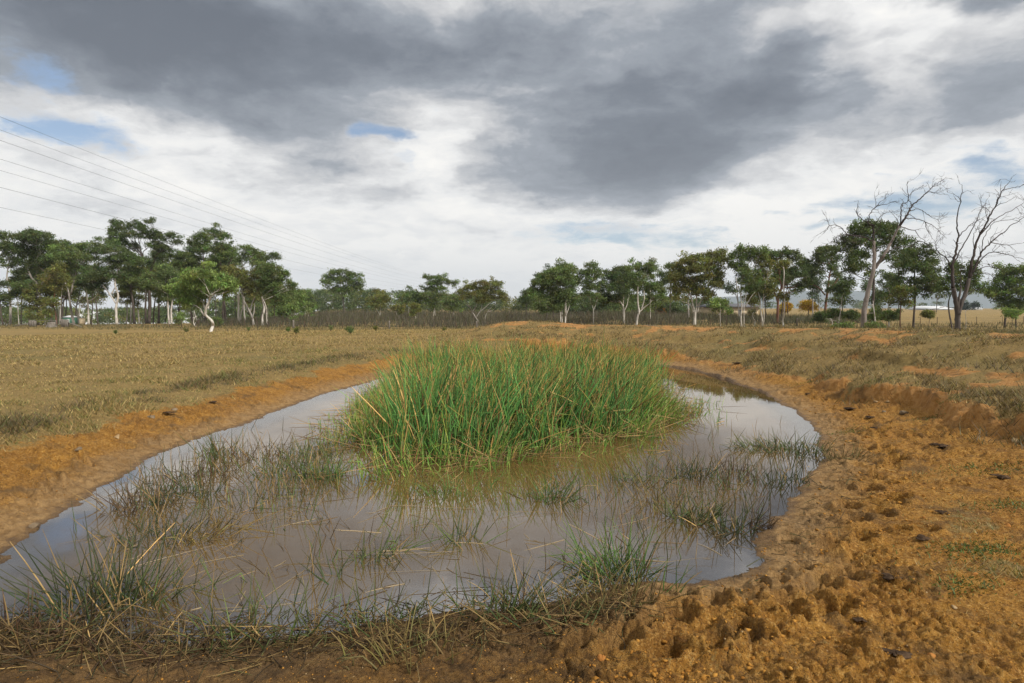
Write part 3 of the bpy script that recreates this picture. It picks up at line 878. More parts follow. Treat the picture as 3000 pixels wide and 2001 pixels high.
gum('olive young gum with brown trunk beside the old gate', 'L1', 102, [[(722, 1345), (712, 1200), (700, 1080), (690, 930)]], 18,
    [(740, 690, 100, 65), (660, 780, 90, 50), (760, 800, 80, 50), (700, 1110, 90, 60), (640, 870, 70, 45)], 'red', 'olive', seed=8, group=G1)
gum('olive bushy gum rising behind the left gate post', 'L1', 104, [[(535, 1345), (530, 1200), (520, 1050)]], 24,
    [(500, 920, 105, 60), (590, 1000, 90, 60), (450, 1040, 80, 60), (560, 1120, 100, 70), (470, 1160, 70, 50)], 'dark', 'olive', seed=9, group=G1)
gum('shaded dense gum at the left edge with low dark crown', 'L1', 103, [[(40, 1350), (30, 1150), (20, 1000)]], 24,
    [(30, 880, 110, 80), (160, 1010, 90, 60), (20, 1060, 90, 60), (260, 900, 100, 60), (330, 1050, 80, 60)], 'dark', 'dark', seed=10, group=G1)
gum('slim white gum, left of the twin white trunks', 'L2', 106, [[(240, 1332), (238, 1200), (228, 1060), (240, 960)]], 26,
    [(60, 780, 110, 80), (170, 700, 130, 70), (130, 880, 120, 70), (40, 900, 90, 60)], 'white', 'mid', seed=11, group=G1)
gum('slim white gum, right of the twin white trunks', 'L2', 106.5, [[(275, 1332), (272, 1200), (286, 1070), (290, 960)]], 28,
    [(280, 740, 130, 70), (330, 860, 110, 70), (230, 950, 110, 55), (370, 960, 90, 60)], 'white', 'mid', seed=12, group=G1)
gum('tall gum with airy rounded top behind the lone white gum', 'L2', 120, [[(705, 1370), (700, 1000), (690, 640), (682, 470)]], 30,
    [(650, 285, 105, 72), (560, 345, 75, 48), (730, 340, 70, 55), (690, 420, 90, 45), (470, 500, 130, 48), (590, 540, 110, 50), (310, 500, 80, 38), (400, 590, 120, 48), (560, 640, 150, 55)], 'dark', 'mid', seed=13, group=G1)
gum('tall dark-trunked gum with stacked domes behind the lone gum', 'L2', 113, [[(962, 1390), (955, 1150), (935, 850), (912, 640), (905, 480)], [(930, 760), (1010, 600), (1060, 520)]], 38,
    [(850, 205, 80, 48), (950, 260, 85, 60), (930, 390, 120, 62), (1050, 420, 80, 55), (830, 440, 80, 50), (1010, 480, 90, 45), (760, 660, 130, 52), (880, 690, 140, 52), (980, 740, 110, 52), (800, 560, 70, 35)], 'dark', 'mid', seed=14, group=G1)
gum('gum with rounded crown on the sloping right side of grove', 'L2', 118, [[(1210, 1380), (1200, 1050), (1195, 800), (1190, 600)]], 26,
    [(1220, 405, 95, 48), (1310, 450, 70, 48), (1330, 530, 75, 48), (1440, 540, 80, 60), (1180, 540, 70, 40), (1460, 640, 80, 60)], 'grey', 'mid', seed=15, group=G1)
gum('multi-stemmed white gum right of the lone gum', 'L2', 108, [[(1145, 1380), (1135, 1250), (1130, 1120), (1110, 1010), (1080, 940)], [(1150, 1370), (1155, 1220), (1185, 1060), (1200, 900)], [(1130, 1100), (1135, 980), (1120, 900)]], 34,
    [(1060, 760, 120, 65), (1180, 720, 120, 65), (1010, 860, 100, 60), (1150, 850, 110, 55)], 'white', 'olive', seed=16, group=G1)
gum('branchy grey gum low on the right side of grove', 'L2', 105, [[(1315, 1395), (1300, 1290), (1270, 1170), (1220, 1060), (1160, 910)], [(1300, 1280), (1335, 1180), (1345, 1080)], [(1280, 1180), (1290, 1080), (1330, 960), (1350, 870)]], 34,
    [(1290, 760, 110, 60), (1390, 720, 110, 65), (1260, 870, 110, 60), (1370, 900, 100, 55), (1230, 980, 80, 50)], 'grey', 'olive', seed=17, group=G1)
gum('bent white gum at the right end of the grove', 'L2', 104, [[(1432, 1390), (1428, 1260), (1440, 1150), (1410, 1050), (1395, 970), (1460, 900)], [(1490, 1380), (1495, 1250), (1490, 1120), (1440, 1000)]], 28,
    [(1500, 700, 120, 70), (1590, 770, 110, 70), (1630, 660, 62, 55), (1710, 740, 60, 48), (1480, 850, 110, 60), (1590, 890, 100, 60), (1780, 850, 55, 45), (1830, 900, 50, 35), (1500, 990, 110, 60)], 'white', 'mid', seed=18, group=G1)
gum('thin dark gum at the right end of the grove', 'L2', 112, [[(1592, 1385), (1590, 1200), (1585, 1000), (1600, 880)]], 12,
    [(1620, 900, 100, 60), (1700, 980, 100, 60), (1560, 1010, 90, 60), (1640, 1090, 90, 50)], 'dark', 'mid', seed=19, group=G1)
gum('low bright green gum where the grove meets the scrub', 'L2', 125, [[(1730, 1300), (1735, 1180), (1740, 1080)]], 18,
    [(1670, 1080, 100, 75), (1790, 1090, 110, 80), (1880, 1010, 80, 45), (1720, 1180, 130, 55), (1850, 1180, 90, 60)], 'dark', 'bright', seed=20, group=G1)
gum('lone white gum with crooked trunk in the dry field', 'L2', 72, [[(775, 1478), (765, 1420), (762, 1370), (785, 1325), (752, 1280), (715, 1235), (720, 1190), (745, 1120), (790, 1050), (832, 992)], [(715, 1215), (700, 1150), (655, 1075)], [(735, 1150), (722, 1090), (712, 1045)], [(700, 1240), (665, 1200), (645, 1150)]], 44,
    [(560, 790, 150, 75), (720, 745, 160, 70), (850, 800, 150, 75), (470, 880, 120, 80), (640, 880, 150, 75), (800, 900, 130, 75), (950, 870, 110, 80), (420, 980, 90, 60), (560, 990, 120, 60), (480, 1060, 100, 55), (640, 1040, 100, 45),
     (840, 960, 90, 50), (1000, 920, 70, 70), (350, 1000, 80, 70), (740, 830, 120, 60), (400, 1080, 80, 50), (520, 1090, 90, 40), (330, 920, 70, 60), (1030, 860, 60, 70)], 'white', 'bright', seed=21, leaf=0.30, droop=1.6, dens=1.1)
# trunks and crowns deeper in the grove
rg = np.random.default_rng(77)
for k in range(44):
    px = rg.uniform(-20, 600) if k < 32 else rg.uniform(330, 800)
    Y = rg.uniform(122, 168)
    fr = 'L1'; zx = px / .2296
    zy = 1335; top = rg.uniform(640, 980) if k % 3 else rg.uniform(450, 640)
    lean = rg.normal(0, 45)
    pads = [(zx + lean + rg.normal(0, 70), top + rg.uniform(-60, 200), rg.uniform(60, 110), rg.uniform(35, 55)) for _ in range(rg.integers(4, 7))]
    gum('slender gum deep in the shade of the left grove', fr, Y, [[(zx, zy), (zx + lean * .3 + rg.normal(0, 8), (zy * 2 + top) / 3), (zx + lean * .6 + rg.normal(0, 10), (zy + top * 2) / 3), (zx + lean, top)],
        [(zx + lean * .35, zy - 0.42 * (zy - top)), (zx + lean * .35 + rg.normal(0, 60), zy - 0.62 * (zy - top)), (zx + lean + rg.normal(0, 70), top + 90)]],
        rg.uniform(11, 20), pads, ['dark', 'dark', 'grey'][k % 3], ['dark', 'mid', 'olive'][k % 3], seed=200 + k, group='slender gums deep in the left grove', dens=0.8)

# across the scrub in the middle distance
gum('umbrella-shaped gum standing above the middle woodland', 'C', 175, [[(545, 605), (542, 520), (532, 440), (520, 400)], [(535, 460), (570, 400), (610, 370)], [(532, 440), (480, 390), (440, 350)]], 11,
    [(415, 300, 36, 24), (470, 272, 45, 26), (535, 266, 50, 24), (600, 290, 45, 26), (655, 330, 42, 26), (670, 365, 30, 18), (430, 350, 42, 22), (500, 330, 52, 28), (570, 340, 52, 28), (620, 385, 42, 22), (470, 395, 40, 18), (540, 400, 50, 20)], 'dark', 'mid', seed=22, group=GC, dens=1.1)
gum('small white gum with V-shaped trunk against dark woodland', 'C', 150, [[(815, 612), (812, 580), (790, 540), (775, 510)], [(822, 612), (822, 560), (828, 500)]], 8,
    [(810, 465, 48, 28), (850, 480, 34, 24), (770, 490, 36, 22), (815, 510, 40, 18)], 'white', 'olive', seed=23, group=GC)
gum('stub-trunked white sapling in front of the middle scrub', 'C', 125, [[(1095, 645), (1093, 610), (1088, 580), (1092, 540)]], 9,
    [(1085, 545, 26, 26), (1100, 520, 22, 16), (1070, 570, 18, 14)], 'white', 'olive', seed=24, group=GC)
gum('slim white-trunked gum with small crown left of the taller gum', 'C', 160, [[(1042, 605), (1040, 540), (1045, 480)], [(1100, 560), (1105, 500), (1095, 450)]], 7,
    [(1070, 420, 52, 22), (1030, 445, 40, 22), (1110, 450, 44, 24), (1150, 465, 34, 24), (1060, 490, 48, 26), (1100, 510, 40, 22)], 'white', 'mid', seed=25, group=GC)
gum('tall gum with layered crown in the middle distance', 'C', 158, [[(1225, 605), (1232, 560), (1238, 510), (1248, 465), (1240, 400)], [(1243, 605), (1240, 550), (1236, 520)], [(1246, 490), (1280, 470), (1295, 430)]], 9,
    [(1190, 300, 30, 16), (1250, 312, 56, 26), (1310, 330, 44, 24), (1360, 345, 36, 18), (1215, 350, 50, 18), (1200, 400, 54, 24), (1280, 395, 56, 26), (1180, 440, 40, 24), (1290, 440, 50, 24), (1230, 520, 42, 24), (1210, 480, 40, 20)], 'white', 'mid', seed=26, group=GC)
gum('spreading gum with bare twisted limbs at the scrub edge', 'C', 118, [[(1582, 632), (1550, 600), (1525, 560), (1500, 510), (1470, 480)], [(1622, 655), (1624, 600), (1640, 560), (1690, 500)], [(1555, 600), (1590, 540), (1600, 480)], [(1525, 560), (1560, 500), (1550, 450)], [(1580, 560), (1640, 510), (1680, 470)]], 12,
    [(1450, 415, 52, 28), (1520, 385, 52, 28), (1590, 352, 66, 24), (1680, 345, 54, 20), (1730, 375, 36, 16), (1620, 400, 72, 28), (1700, 425, 62, 28), (1760, 445, 40, 26), (1550, 440, 66, 28), (1480, 460, 52, 24), (1640, 455, 62, 24)], 'grey', 'olive', seed=27, group=GC,
    extra=[(5, [(1500, 520), (1460, 490), (1440, 470)]), (5, [(1640, 560), (1690, 540), (1720, 490)])])
gum('small white gum near the left end of the middle scrub', 'C', 150, [[(268, 602), (267, 575), (250, 540)], [(268, 575), (285, 545)]], 7,
    [(230, 520, 44, 26), (285, 525, 36, 26), (260, 560, 36, 16)], 'white', 'bright', seed=28, group=GC)
gum('sparse gum with thin white trunk left of the umbrella gum', 'C', 170, [[(245, 590), (248, 520), (243, 450)]], 5,
    [(240, 428, 58, 18), (210, 450, 36, 18), (285, 455, 40, 18), (250, 480, 45, 22)], 'white', 'mid', seed=29, group=GC)
gum('little twin-stemmed sapling against the dark woodland', 'C', 152, [[(950, 605), (948, 570), (940, 545)], [(966, 605), (966, 560), (970, 530)]], 6,
    [(955, 530, 34, 24), (940, 545, 24, 18), (978, 550, 22, 18)], 'white', 'olive', seed=30, group=GC)
gum('slim gum between the layered gum and the twisted gum', 'C', 165, [[(1384, 600), (1383, 540), (1385, 490)]], 6,
    [(1385, 465, 52, 26), (1350, 500, 42, 24), (1420, 510, 40, 24), (1385, 530, 46, 20)], 'grey', 'mid', seed=31, group=GC)

# right-hand row
gum('dark leafy gum at the left end of the right-hand row', 'Z3', 135, [[(112, 715), (112, 660), (115, 600)]], 8,
    [(110, 560, 42, 30), (95, 590, 36, 26), (140, 600, 36, 30), (105, 630, 46, 28)], 'dark', 'dark', seed=32, group=GR)
gum('broad domed gum with slim white trunks, left in right-hand row', 'Z3', 102, [[(405, 778), (410, 720), (405, 660), (410, 590)], [(365, 795), (372, 720), (358, 620), (358, 520)], [(385, 770), (384, 690), (386, 600)], [(410, 720), (430, 670), (440, 630)]], 15,
    [(335, 405, 85, 36), (270, 440, 80, 42), (400, 430, 70, 48), (220, 490, 75, 46), (330, 480, 95, 52), (420, 500, 60, 52), (190, 560, 56, 46), (270, 560, 90, 56), (370, 570, 80, 46), (450, 560, 48, 48), (230, 630, 70, 46), (310, 640, 80, 40), (430, 620, 60, 36)], 'white', 'mid', seed=33, group=GR, dens=1.15)
gum('slim gum with narrow stepped crown right of the broad dome', 'Z3', 106, [[(622, 792), (622, 730), (618, 660), (600, 600), (595, 500), (600, 420)], [(620, 690), (640, 640), (665, 560)]], 10,
    [(605, 340, 46, 26), (560, 400, 56, 24), (640, 385, 36, 36), (510, 435, 34, 18), (600, 450, 48, 30), (670, 420, 30, 26), (560, 490, 40, 26), (620, 520, 50, 30), (570, 560, 46, 26), (640, 580, 40, 24)], 'white', 'mid', seed=34, group=GR)
gum('grey-trunked gum with dense crown right of the slim gum', 'Z3', 112, [[(857, 745), (852, 690), (845, 640), (810, 590)], [(855, 690), (880, 640), (890, 590)], [(850, 660), (850, 560), (850, 480)]], 16,
    [(850, 378, 66, 32), (790, 420, 60, 34), (890, 430, 60, 40), (730, 440, 52, 34), (830, 480, 80, 42), (690, 510, 52, 42), (760, 520, 66, 40), (900, 510, 60, 40), (840, 560, 80, 36), (710, 590, 60, 36), (780, 610, 66, 30)], 'white', 'dark', seed=35, group=GR, dens=1.1)
gum('leaning white gum with a bent right limb in right-hand row', 'Z3', 98, [[(950, 788), (962, 720), (972, 690), (964, 620), (962, 540), (965, 460)], [(975, 690), (1020, 650), (1060, 610), (1060, 520)], [(990, 670), (1010, 600), (1012, 530)]], 18,
    [(965, 355, 48, 30), (1010, 400, 52, 38), (950, 440, 58, 40), (1045, 345, 34, 28), (1070, 380, 26, 22), (1000, 500, 66, 44), (930, 510, 48, 38), (1060, 500, 46, 34), (1110, 510, 40, 26), (1130, 550, 44, 30), (1080, 580, 46, 26)], 'white', 'mid', seed=36, group=GR)
gum('slender pale gum with thin stem behind the leaning white gum', 'Z3', 118, [[(1060, 770), (1060, 690), (1055, 600), (1060, 470), (1055, 380)]], 9,
    [(1050, 340, 36, 22), (1085, 370, 26, 18), (1050, 430, 40, 26), (1150, 590, 48, 26), (1100, 640, 52, 30)], 'white', 'mid', seed=37, group=GR, dens=0.8)
gum('big many-limbed white gum, largest in the right-hand row', 'R3', 86, [[(650, 1235), (655, 1130), (645, 1040), (620, 930), (590, 820), (520, 760), (480, 740)], [(680, 1230), (690, 1120), (715, 980), (710, 800), (690, 700), (610, 640), (570, 570)], [(665, 1232), (675, 1080), (690, 950), (690, 820), (730, 680), (770, 600), (790, 500)], [(640, 1050), (600, 960), (540, 920), (470, 900)], [(700, 1050), (740, 940), (790, 840)], [(700, 960), (760, 880), (830, 800)]], 34,
    [(500, 370, 120, 48), (640, 330, 120, 56), (790, 300, 140, 66), (930, 260, 110, 66), (1030, 220, 80, 56), (410, 450, 90, 50), (540, 480, 140, 66), (720, 450, 150, 75), (900, 420, 130, 75), (1060, 330, 90, 75), (330, 560, 80, 46), (450, 600, 130, 60), (640, 620, 140, 60),
     (820, 580, 140, 70), (980, 540, 100, 66), (400, 740, 110, 60), (560, 740, 120, 46), (720, 740, 120, 50), (880, 700, 120, 60), (1000, 640, 90, 50), (430, 850, 120, 46), (850, 820, 90, 40)], 'white', 'olive', seed=38, group=GR, dens=1.1, leaf=0.34)
gum('small leafy sapling right of the big many-limbed gum', 'R3', 82, [[(1025, 1242), (1022, 1180), (1008, 1110), (1010, 1030), (1000, 940)], [(1012, 1090), (1030, 1020)]], 16,
    [(1030, 940, 80, 52), (980, 900, 60, 42), (1070, 990, 66, 50), (1000, 1010, 60, 42), (960, 960, 50, 40)], 'white', 'bright', seed=39, group=GR, leaf=0.3)
gum('straight white gum with second grey stem in right-hand row', 'R3', 84, [[(1335, 1232), (1332, 1100), (1338, 950), (1340, 800), (1345, 640), (1350, 480)], [(1375, 1225), (1372, 1080), (1385, 950), (1385, 820)], [(1388, 970), (1430, 880), (1450, 830), (1510, 765)], [(1340, 800), (1310, 740), (1270, 670)], [(1380, 900), (1440, 680), (1520, 600), (1560, 480)]], 27,
    [(1290, 200, 66, 40), (1400, 185, 76, 36), (1500, 190, 70, 36), (1580, 215, 50, 36), (1660, 190, 44, 30), (1250, 290, 80, 46), (1340, 300, 60, 40), (1470, 270, 66, 34), (1350, 440, 90, 52), (1440, 470, 80, 56), (1350, 540, 80, 50), (1500, 580, 90, 56), (1420, 660, 100, 50), (1520, 680, 70, 46), (1460, 740, 80, 40), (1230, 400, 60, 45)], 'white', 'mid', seed=40, group=GR, leaf=0.34)
gum('forked white gum between the straight gum and dark red trunk', 'R3', 85, [[(1642, 1245), (1632, 1140), (1610, 1000), (1605, 880), (1575, 780), (1548, 730)], [(1648, 1230), (1645, 1100), (1640, 950), (1640, 820), (1640, 700)], [(1640, 940), (1670, 850), (1700, 820)]], 26,
    [(1600, 300, 76, 46), (1560, 380, 70, 46), (1660, 420, 70, 46), (1600, 520, 80, 56), (1700, 560, 80, 60), (1630, 640, 90, 56), (1720, 680, 66, 52), (1580, 700, 60, 40), (1690, 780, 66, 46), (1500, 880, 50, 36), (1480, 930, 46, 30)], 'white', 'olive', seed=41, group=GR, leaf=0.34)
gum('pole-straight pale gum with tufts in front of dark red trunk', 'R3', 78, [[(1955, 1275), (1950, 1180), (1938, 1060), (1932, 900), (1930, 700), (1932, 500), (1925, 320)]], 26,
    [(1900, 400, 50, 30), (1970, 400, 56, 34), (1930, 350, 40, 24), (1890, 830, 36, 22), (1950, 835, 40, 22)], 'white', 'olive', seed=42, group=GR, leaf=0.3)
gum('wide dark gum with red-brown trunk on the right', 'R3', 104, [[(1845, 1122), (1845, 1030), (1852, 900), (1860, 800), (1880, 690), (1850, 560)], [(1860, 820), (1910, 700), (1940, 580)], [(1850, 900), (1820, 760), (1770, 650)], [(1900, 720), (2040, 560), (2120, 480)]], 44,
    [(1720, 240, 80, 46), (1820, 240, 90, 46), (1960, 210, 90, 40), (2060, 230, 80, 46), (2150, 280, 76, 50), (1850, 300, 80, 36), (1760, 330, 60, 40), (2230, 340, 60, 50), (2130, 370, 70, 40), (2260, 430, 66, 46), (2320, 500, 50, 46), (1840, 470, 80, 50), (1960, 480, 80, 46),
     (1800, 570, 60, 50), (1990, 600, 80, 50), (2080, 480, 60, 40), (2180, 560, 76, 60), (2230, 640, 66, 60), (2190, 720, 60, 46), (2290, 570, 50, 40)], 'red', 'dark', seed=43, group=GR)
gum('crooked little white stem with straw-coloured tuft at bank', 'R3', 79, [[(1512, 1240), (1530, 1185), (1490, 1140), (1474, 1090), (1480, 1050)]], 13,
    [(1490, 1045, 34, 18), (1470, 1060, 24, 12)], 'white', 'pale', seed=44, group=GR, leaf=0.25)
gum('dark gum with open crown left of the pale dead tree', 'R4', 104, [[(325, 1185), (332, 1100), (335, 1020), (350, 920), (370, 820)], [(335, 1040), (290, 980), (255, 950)], [(340, 1000), (400, 950), (440, 900)]], 24,
    [(300, 680, 60, 30), (370, 670, 60, 32), (250, 740, 40, 30), (330, 760, 62, 40), (400, 740, 50, 40), (280, 820, 50, 36), (390, 830, 56, 36), (440, 880, 36, 28), (250, 870, 34, 30)], 'red', 'dark', seed=45, group=GR)
gum('dark spreading gum directly behind the pale dead tree', 'R4', 72, [[(735, 1190), (732, 1080), (745, 950), (755, 820), (750, 680)], [(750, 850), (680, 780), (620, 700)], [(755, 800), (860, 720), (940, 640)]], 26,
    [(660, 475, 66, 30), (740, 462, 66, 26), (830, 470, 66, 30), (900, 500, 52, 32), (950, 540, 48, 32), (600, 520, 56, 30), (720, 530, 80, 36), (840, 550, 76, 36), (560, 600, 70, 32), (680, 610, 90, 36), (1010, 590, 46, 28), (470, 650, 66, 24), (560, 680, 76, 30), (650, 720, 90, 40), (780, 640, 80, 40), (900, 640, 60, 36),
     (560, 790, 60, 32), (640, 820, 66, 36), (540, 850, 46, 30), (850, 740, 60, 36)], 'dark', 'dark', seed=46, group=GR, leaf=0.32)
gum('dark layered gum between the two dead trees', 'R4', 76, [[(1072, 1225), (1080, 1120), (1088, 1000), (1092, 880), (1090, 780)], [(1085, 1060), (1030, 1010), (980, 960)], [(1090, 920), (1160, 860), (1210, 800)]], 20,
    [(1040, 690, 60, 26), (1120, 680, 70, 28), (1200, 710, 56, 30), (980, 740, 60, 30), (1080, 750, 80, 32), (1180, 770, 70, 34), (1250, 790, 40, 36), (910, 810, 60, 32), (1010, 820, 70, 34), (1130, 840, 80, 36), (1240, 870, 56, 36), (1180, 920, 76, 34), (1080, 940, 76, 34), (1270, 950, 46, 34), (960, 930, 56, 32), (1150, 1000, 70, 30), (1250, 1010, 50, 26), (1060, 1020, 60, 26)], 'dark', 'dark', seed=47, group=GR, leaf=0.32)
gum('small gum with thin white limbs right of pale dead tree', 'R4', 88, [[(870, 1195), (872, 1110), (878, 1050), (905, 970)], [(878, 1050), (850, 1000), (845, 960)]], 12,
    [(860, 900, 50, 26), (920, 960, 46, 30), (840, 980, 44, 30), (900, 1040, 40, 26), (830, 1060, 40, 26)], 'grey', 'dark', seed=48, group=GR, leaf=0.32)
gum('brownish slim gum left of the layered dark gum', 'R4', 70, [[(965, 1330), (962, 1240), (960, 1150), (965, 1050), (985, 960)]], 12,
    [(970, 1010, 52, 28), (940, 1060, 40, 26), (1000, 1070, 42, 28), (960, 1120, 36, 22)], 'red', 'olive', seed=49, group=GR, leaf=0.3, dens=0.8)
gum('bushy dark gum crowding the trunk of the dark dead tree', 'R4', 66, [[(1408, 1270), (1405, 1180), (1410, 1080), (1440, 980)]], 16,
    [(1450, 810, 56, 30), (1410, 850, 50, 36), (1510, 840, 44, 36), (1370, 930, 52, 36), (1450, 920, 56, 40), (1560, 900, 50, 36), (1600, 950, 44, 30), (1350, 1000, 46, 32), (1540, 960, 46, 30)], 'dark', 'dark', seed=50, group=GR, leaf=0.3)
gum('bushy dark gum cut by the right edge', 'R4', 84, [[(1835, 1260), (1838, 1190), (1850, 1100), (1880, 1000)], [(1930, 1260), (1925, 1160), (1940, 1060)]], 20,
    [(1850, 850, 56, 34), (1930, 835, 60, 30), (1990, 860, 52, 40), (1800, 910, 56, 36), (1890, 920, 76, 42), (1980, 950, 66, 50), (1720, 1000, 50, 30), (1800, 990, 60, 36), (1690, 1050, 42, 34), (1780, 1060, 60, 36), (1880, 1030, 80, 42), (1970, 1060, 60, 46), (1900, 1130, 70, 42), (1960, 1180, 60, 46), (1820, 1140, 50, 36)], 'dark', 'mid', seed=51, group=GR)
gum('lean small gum with dark crown behind right fence', 'R4', 92, [[(445, 1240), (455, 1150), (475, 1060), (480, 1010)]], 8,
    [(480, 990, 60, 36), (520, 960, 50, 30), (430, 1000, 46, 30), (470, 1060, 66, 40), (440, 1120, 56, 36)], 'grey', 'dark', seed=52, group=GR)
for k in range(18):
    px = rg.uniform(1560, 2330) if k < 13 else rg.uniform(2380, 2680)
    Y = rg.uniform(120, 150); zx = (px - 1900) / .2042; zy = 1150
    top = (rg.uniform(775, 850) - 700) / .2042; lean = rg.normal(0, 30)
    pads = [(zx + lean + rg.normal(0, 75), top + rg.uniform(-20, 260), rg.uniform(60, 110), rg.uniform(36, 60)) for _ in range(rg.integers(4, 7))]
    gum('dark gum half hidden behind the right-hand row', 'R3', Y, [[(zx, zy), (zx + lean * .4, (zy * 2 + top) / 3), (zx + lean, top)], [(zx + lean * .3, zy - .4 * (zy - top)), (zx + rg.normal(0, 80), top + 120)]],
        rg.uniform(14, 24), pads, ['dark', 'grey'][k % 2], ['dark', 'mid', 'blue'][k % 3], seed=260 + k, group='gums half hidden behind the right-hand row', dens=0.8)
for k, (fr, x, y, rx, ry, Y, g, lab) in enumerate([
        ('R3', 1960, 985, 85, 60, 150, 'yellow', 'round yellow autumn tree right of the dark red trunk'),
        ('R4', 195, 1125, 62, 42, 150, 'yellow', 'larger yellow autumn tree near the pale dead tree'),
        ('R3', 205, 1035, 34, 36, 170, 'rust', 'rust-orange bush behind the right-hand row'),
        ('R3', 150, 980, 60, 46, 168, 'olive', 'yellow-green bush left of the rust-orange bush'),
        ('R3', 350, 1010, 120, 60, 165, 'dark', 'dark rounded bush left of the big many-limbed gum')]):
    gum(lab, fr, Y, [[(x, y + ry + 16), (x + 3, y + 20), (x, y)]], 9, [(x, y - ry * .3, rx * .7, ry * .6), (x - rx * .5, y + 4, rx * .5, ry * .6), (x + rx * .5, y, rx * .5, ry * .65), (x, y + ry * .45, rx * .8, ry * .5)], 'dark', g, seed=300 + k, name='autumn_tree' if g in ('yellow', 'rust') else 'round_bush', dens=1.3)
for k, (x, y, rx, ry, lab) in enumerate([(1515, 1145, 22, 26, 'left of the two small round conifers by the white farmhouse'), (1590, 1140, 24, 30, 'right of the two small round conifers by the white farmhouse')]):
    gum(lab, 'R4', 400, [[(x, y + ry + 8), (x, y)]], 4, [(x, y - 8, rx * .8, ry * .8), (x, y + 6, rx, ry * .9)], 'dark', 'conifer', seed=320 + k, name='conifer', dens=1.6)

# ------------------------------------------------------------------ dead trees, limbs traced from the photograph
def dead_tree(label, Y, seed, main, limbs, twigs, charred=None, bark='dead', thin=0.78):
    r = np.random.default_rng(seed)
    sc = FR['R4'][2] * Y / F
    W = lambda x, y, dy=0.0: at(*fpx('R4', x, y), Y + dy)
    p0 = W(*main[0][1][0]); loc = np.array([p0[0], Y, gz(p0[0], Y)])
    root = empty('dead_tree', loc, label, 'dead tree')
    mb = MB(); br = MB()
    dep = {}
    def path(pts, drift):
        q = []
        for i, (x, y) in enumerate(pts):
            key = (x, y)
            if key not in dep:
                prev = dep[pts[i - 1]] if i else 0.0
                dep[key] = prev + (r.normal(0, drift) if i else 0)
            q.append(W(x, y, dep[key]) - loc)
        return np.array(q)
    for w0, pts, w1 in main:
        q = path(pts, 0.15)
        if pts is main[0][1]: q[0, 2] = -0.25
        p = smooth_path(q, 6)
        p[1:] += r.normal(0, 0.012, p[1:].shape)
        mb.tube(p, np.interp(np.linspace(0, 1, len(p)), [0, .06, 1], [w0 * 1.12, w0, w1]) * sc * .5 * thin, 10, wob=0.07, r=r)
    ends = []
    for w0, pts, w1 in limbs:
        q = path(pts, 0.35); p = smooth_path(q, 5)
        p[1:] += r.normal(0, 0.03, p[1:].shape)
        rad = np.linspace(w0, w1, len(p)) * sc * .41
        br.tube(p, rad, 5)
        # crooked side twigs
        for _ in range(int(twigs * len(pts))):
            i = r.integers(len(p) // 3, len(p))
            t = unit(p[min(i + 1, len(p) - 1)] - p[i - 1]); v = unit(t * 0.8 + r.normal(0, 0.55, 3) + np.array([0, 0, 0.15]))
            L = r.uniform(0.4, 1.5); q2 = [p[i]]
            for s_ in range(4):
                v = unit(v + r.normal(0, 0.3, 3)); q2.append(q2[-1] + v * L / 4)
            q2 = np.array(q2)
            br.tube(q2, np.linspace(min(rad[i] * .6, 0.028), 0.006, 5), 4)
            for s_ in range(2):
                j = r.integers(1, 4); v2 = unit(v + r.normal(0, 0.6, 3))
                br.tube(np.array([q2[j], q2[j] + v2 * L * .2, q2[j] + v2 * L * .42 + r.normal(0, .05, 3)]), [0.012, 0.008, 0.005], 3)
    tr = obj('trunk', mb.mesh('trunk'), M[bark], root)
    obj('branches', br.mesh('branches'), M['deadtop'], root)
    if charred:
        q = np.array([W(x, y) - loc for x, y in charred[1]]); q[0, 2] = -0.2
        c = MB(); p = smooth_path(q, 5)
        c.tube(p, np.linspace(charred[0] * 1.16, charred[0] * 1.02, len(p)) * sc * .5, 12, wob=0.06, r=r)
        o = obj('charred_base', c.mesh('charred_base'), M['char'], root); o['label'] = 'charred black base of the trunk'
    return root
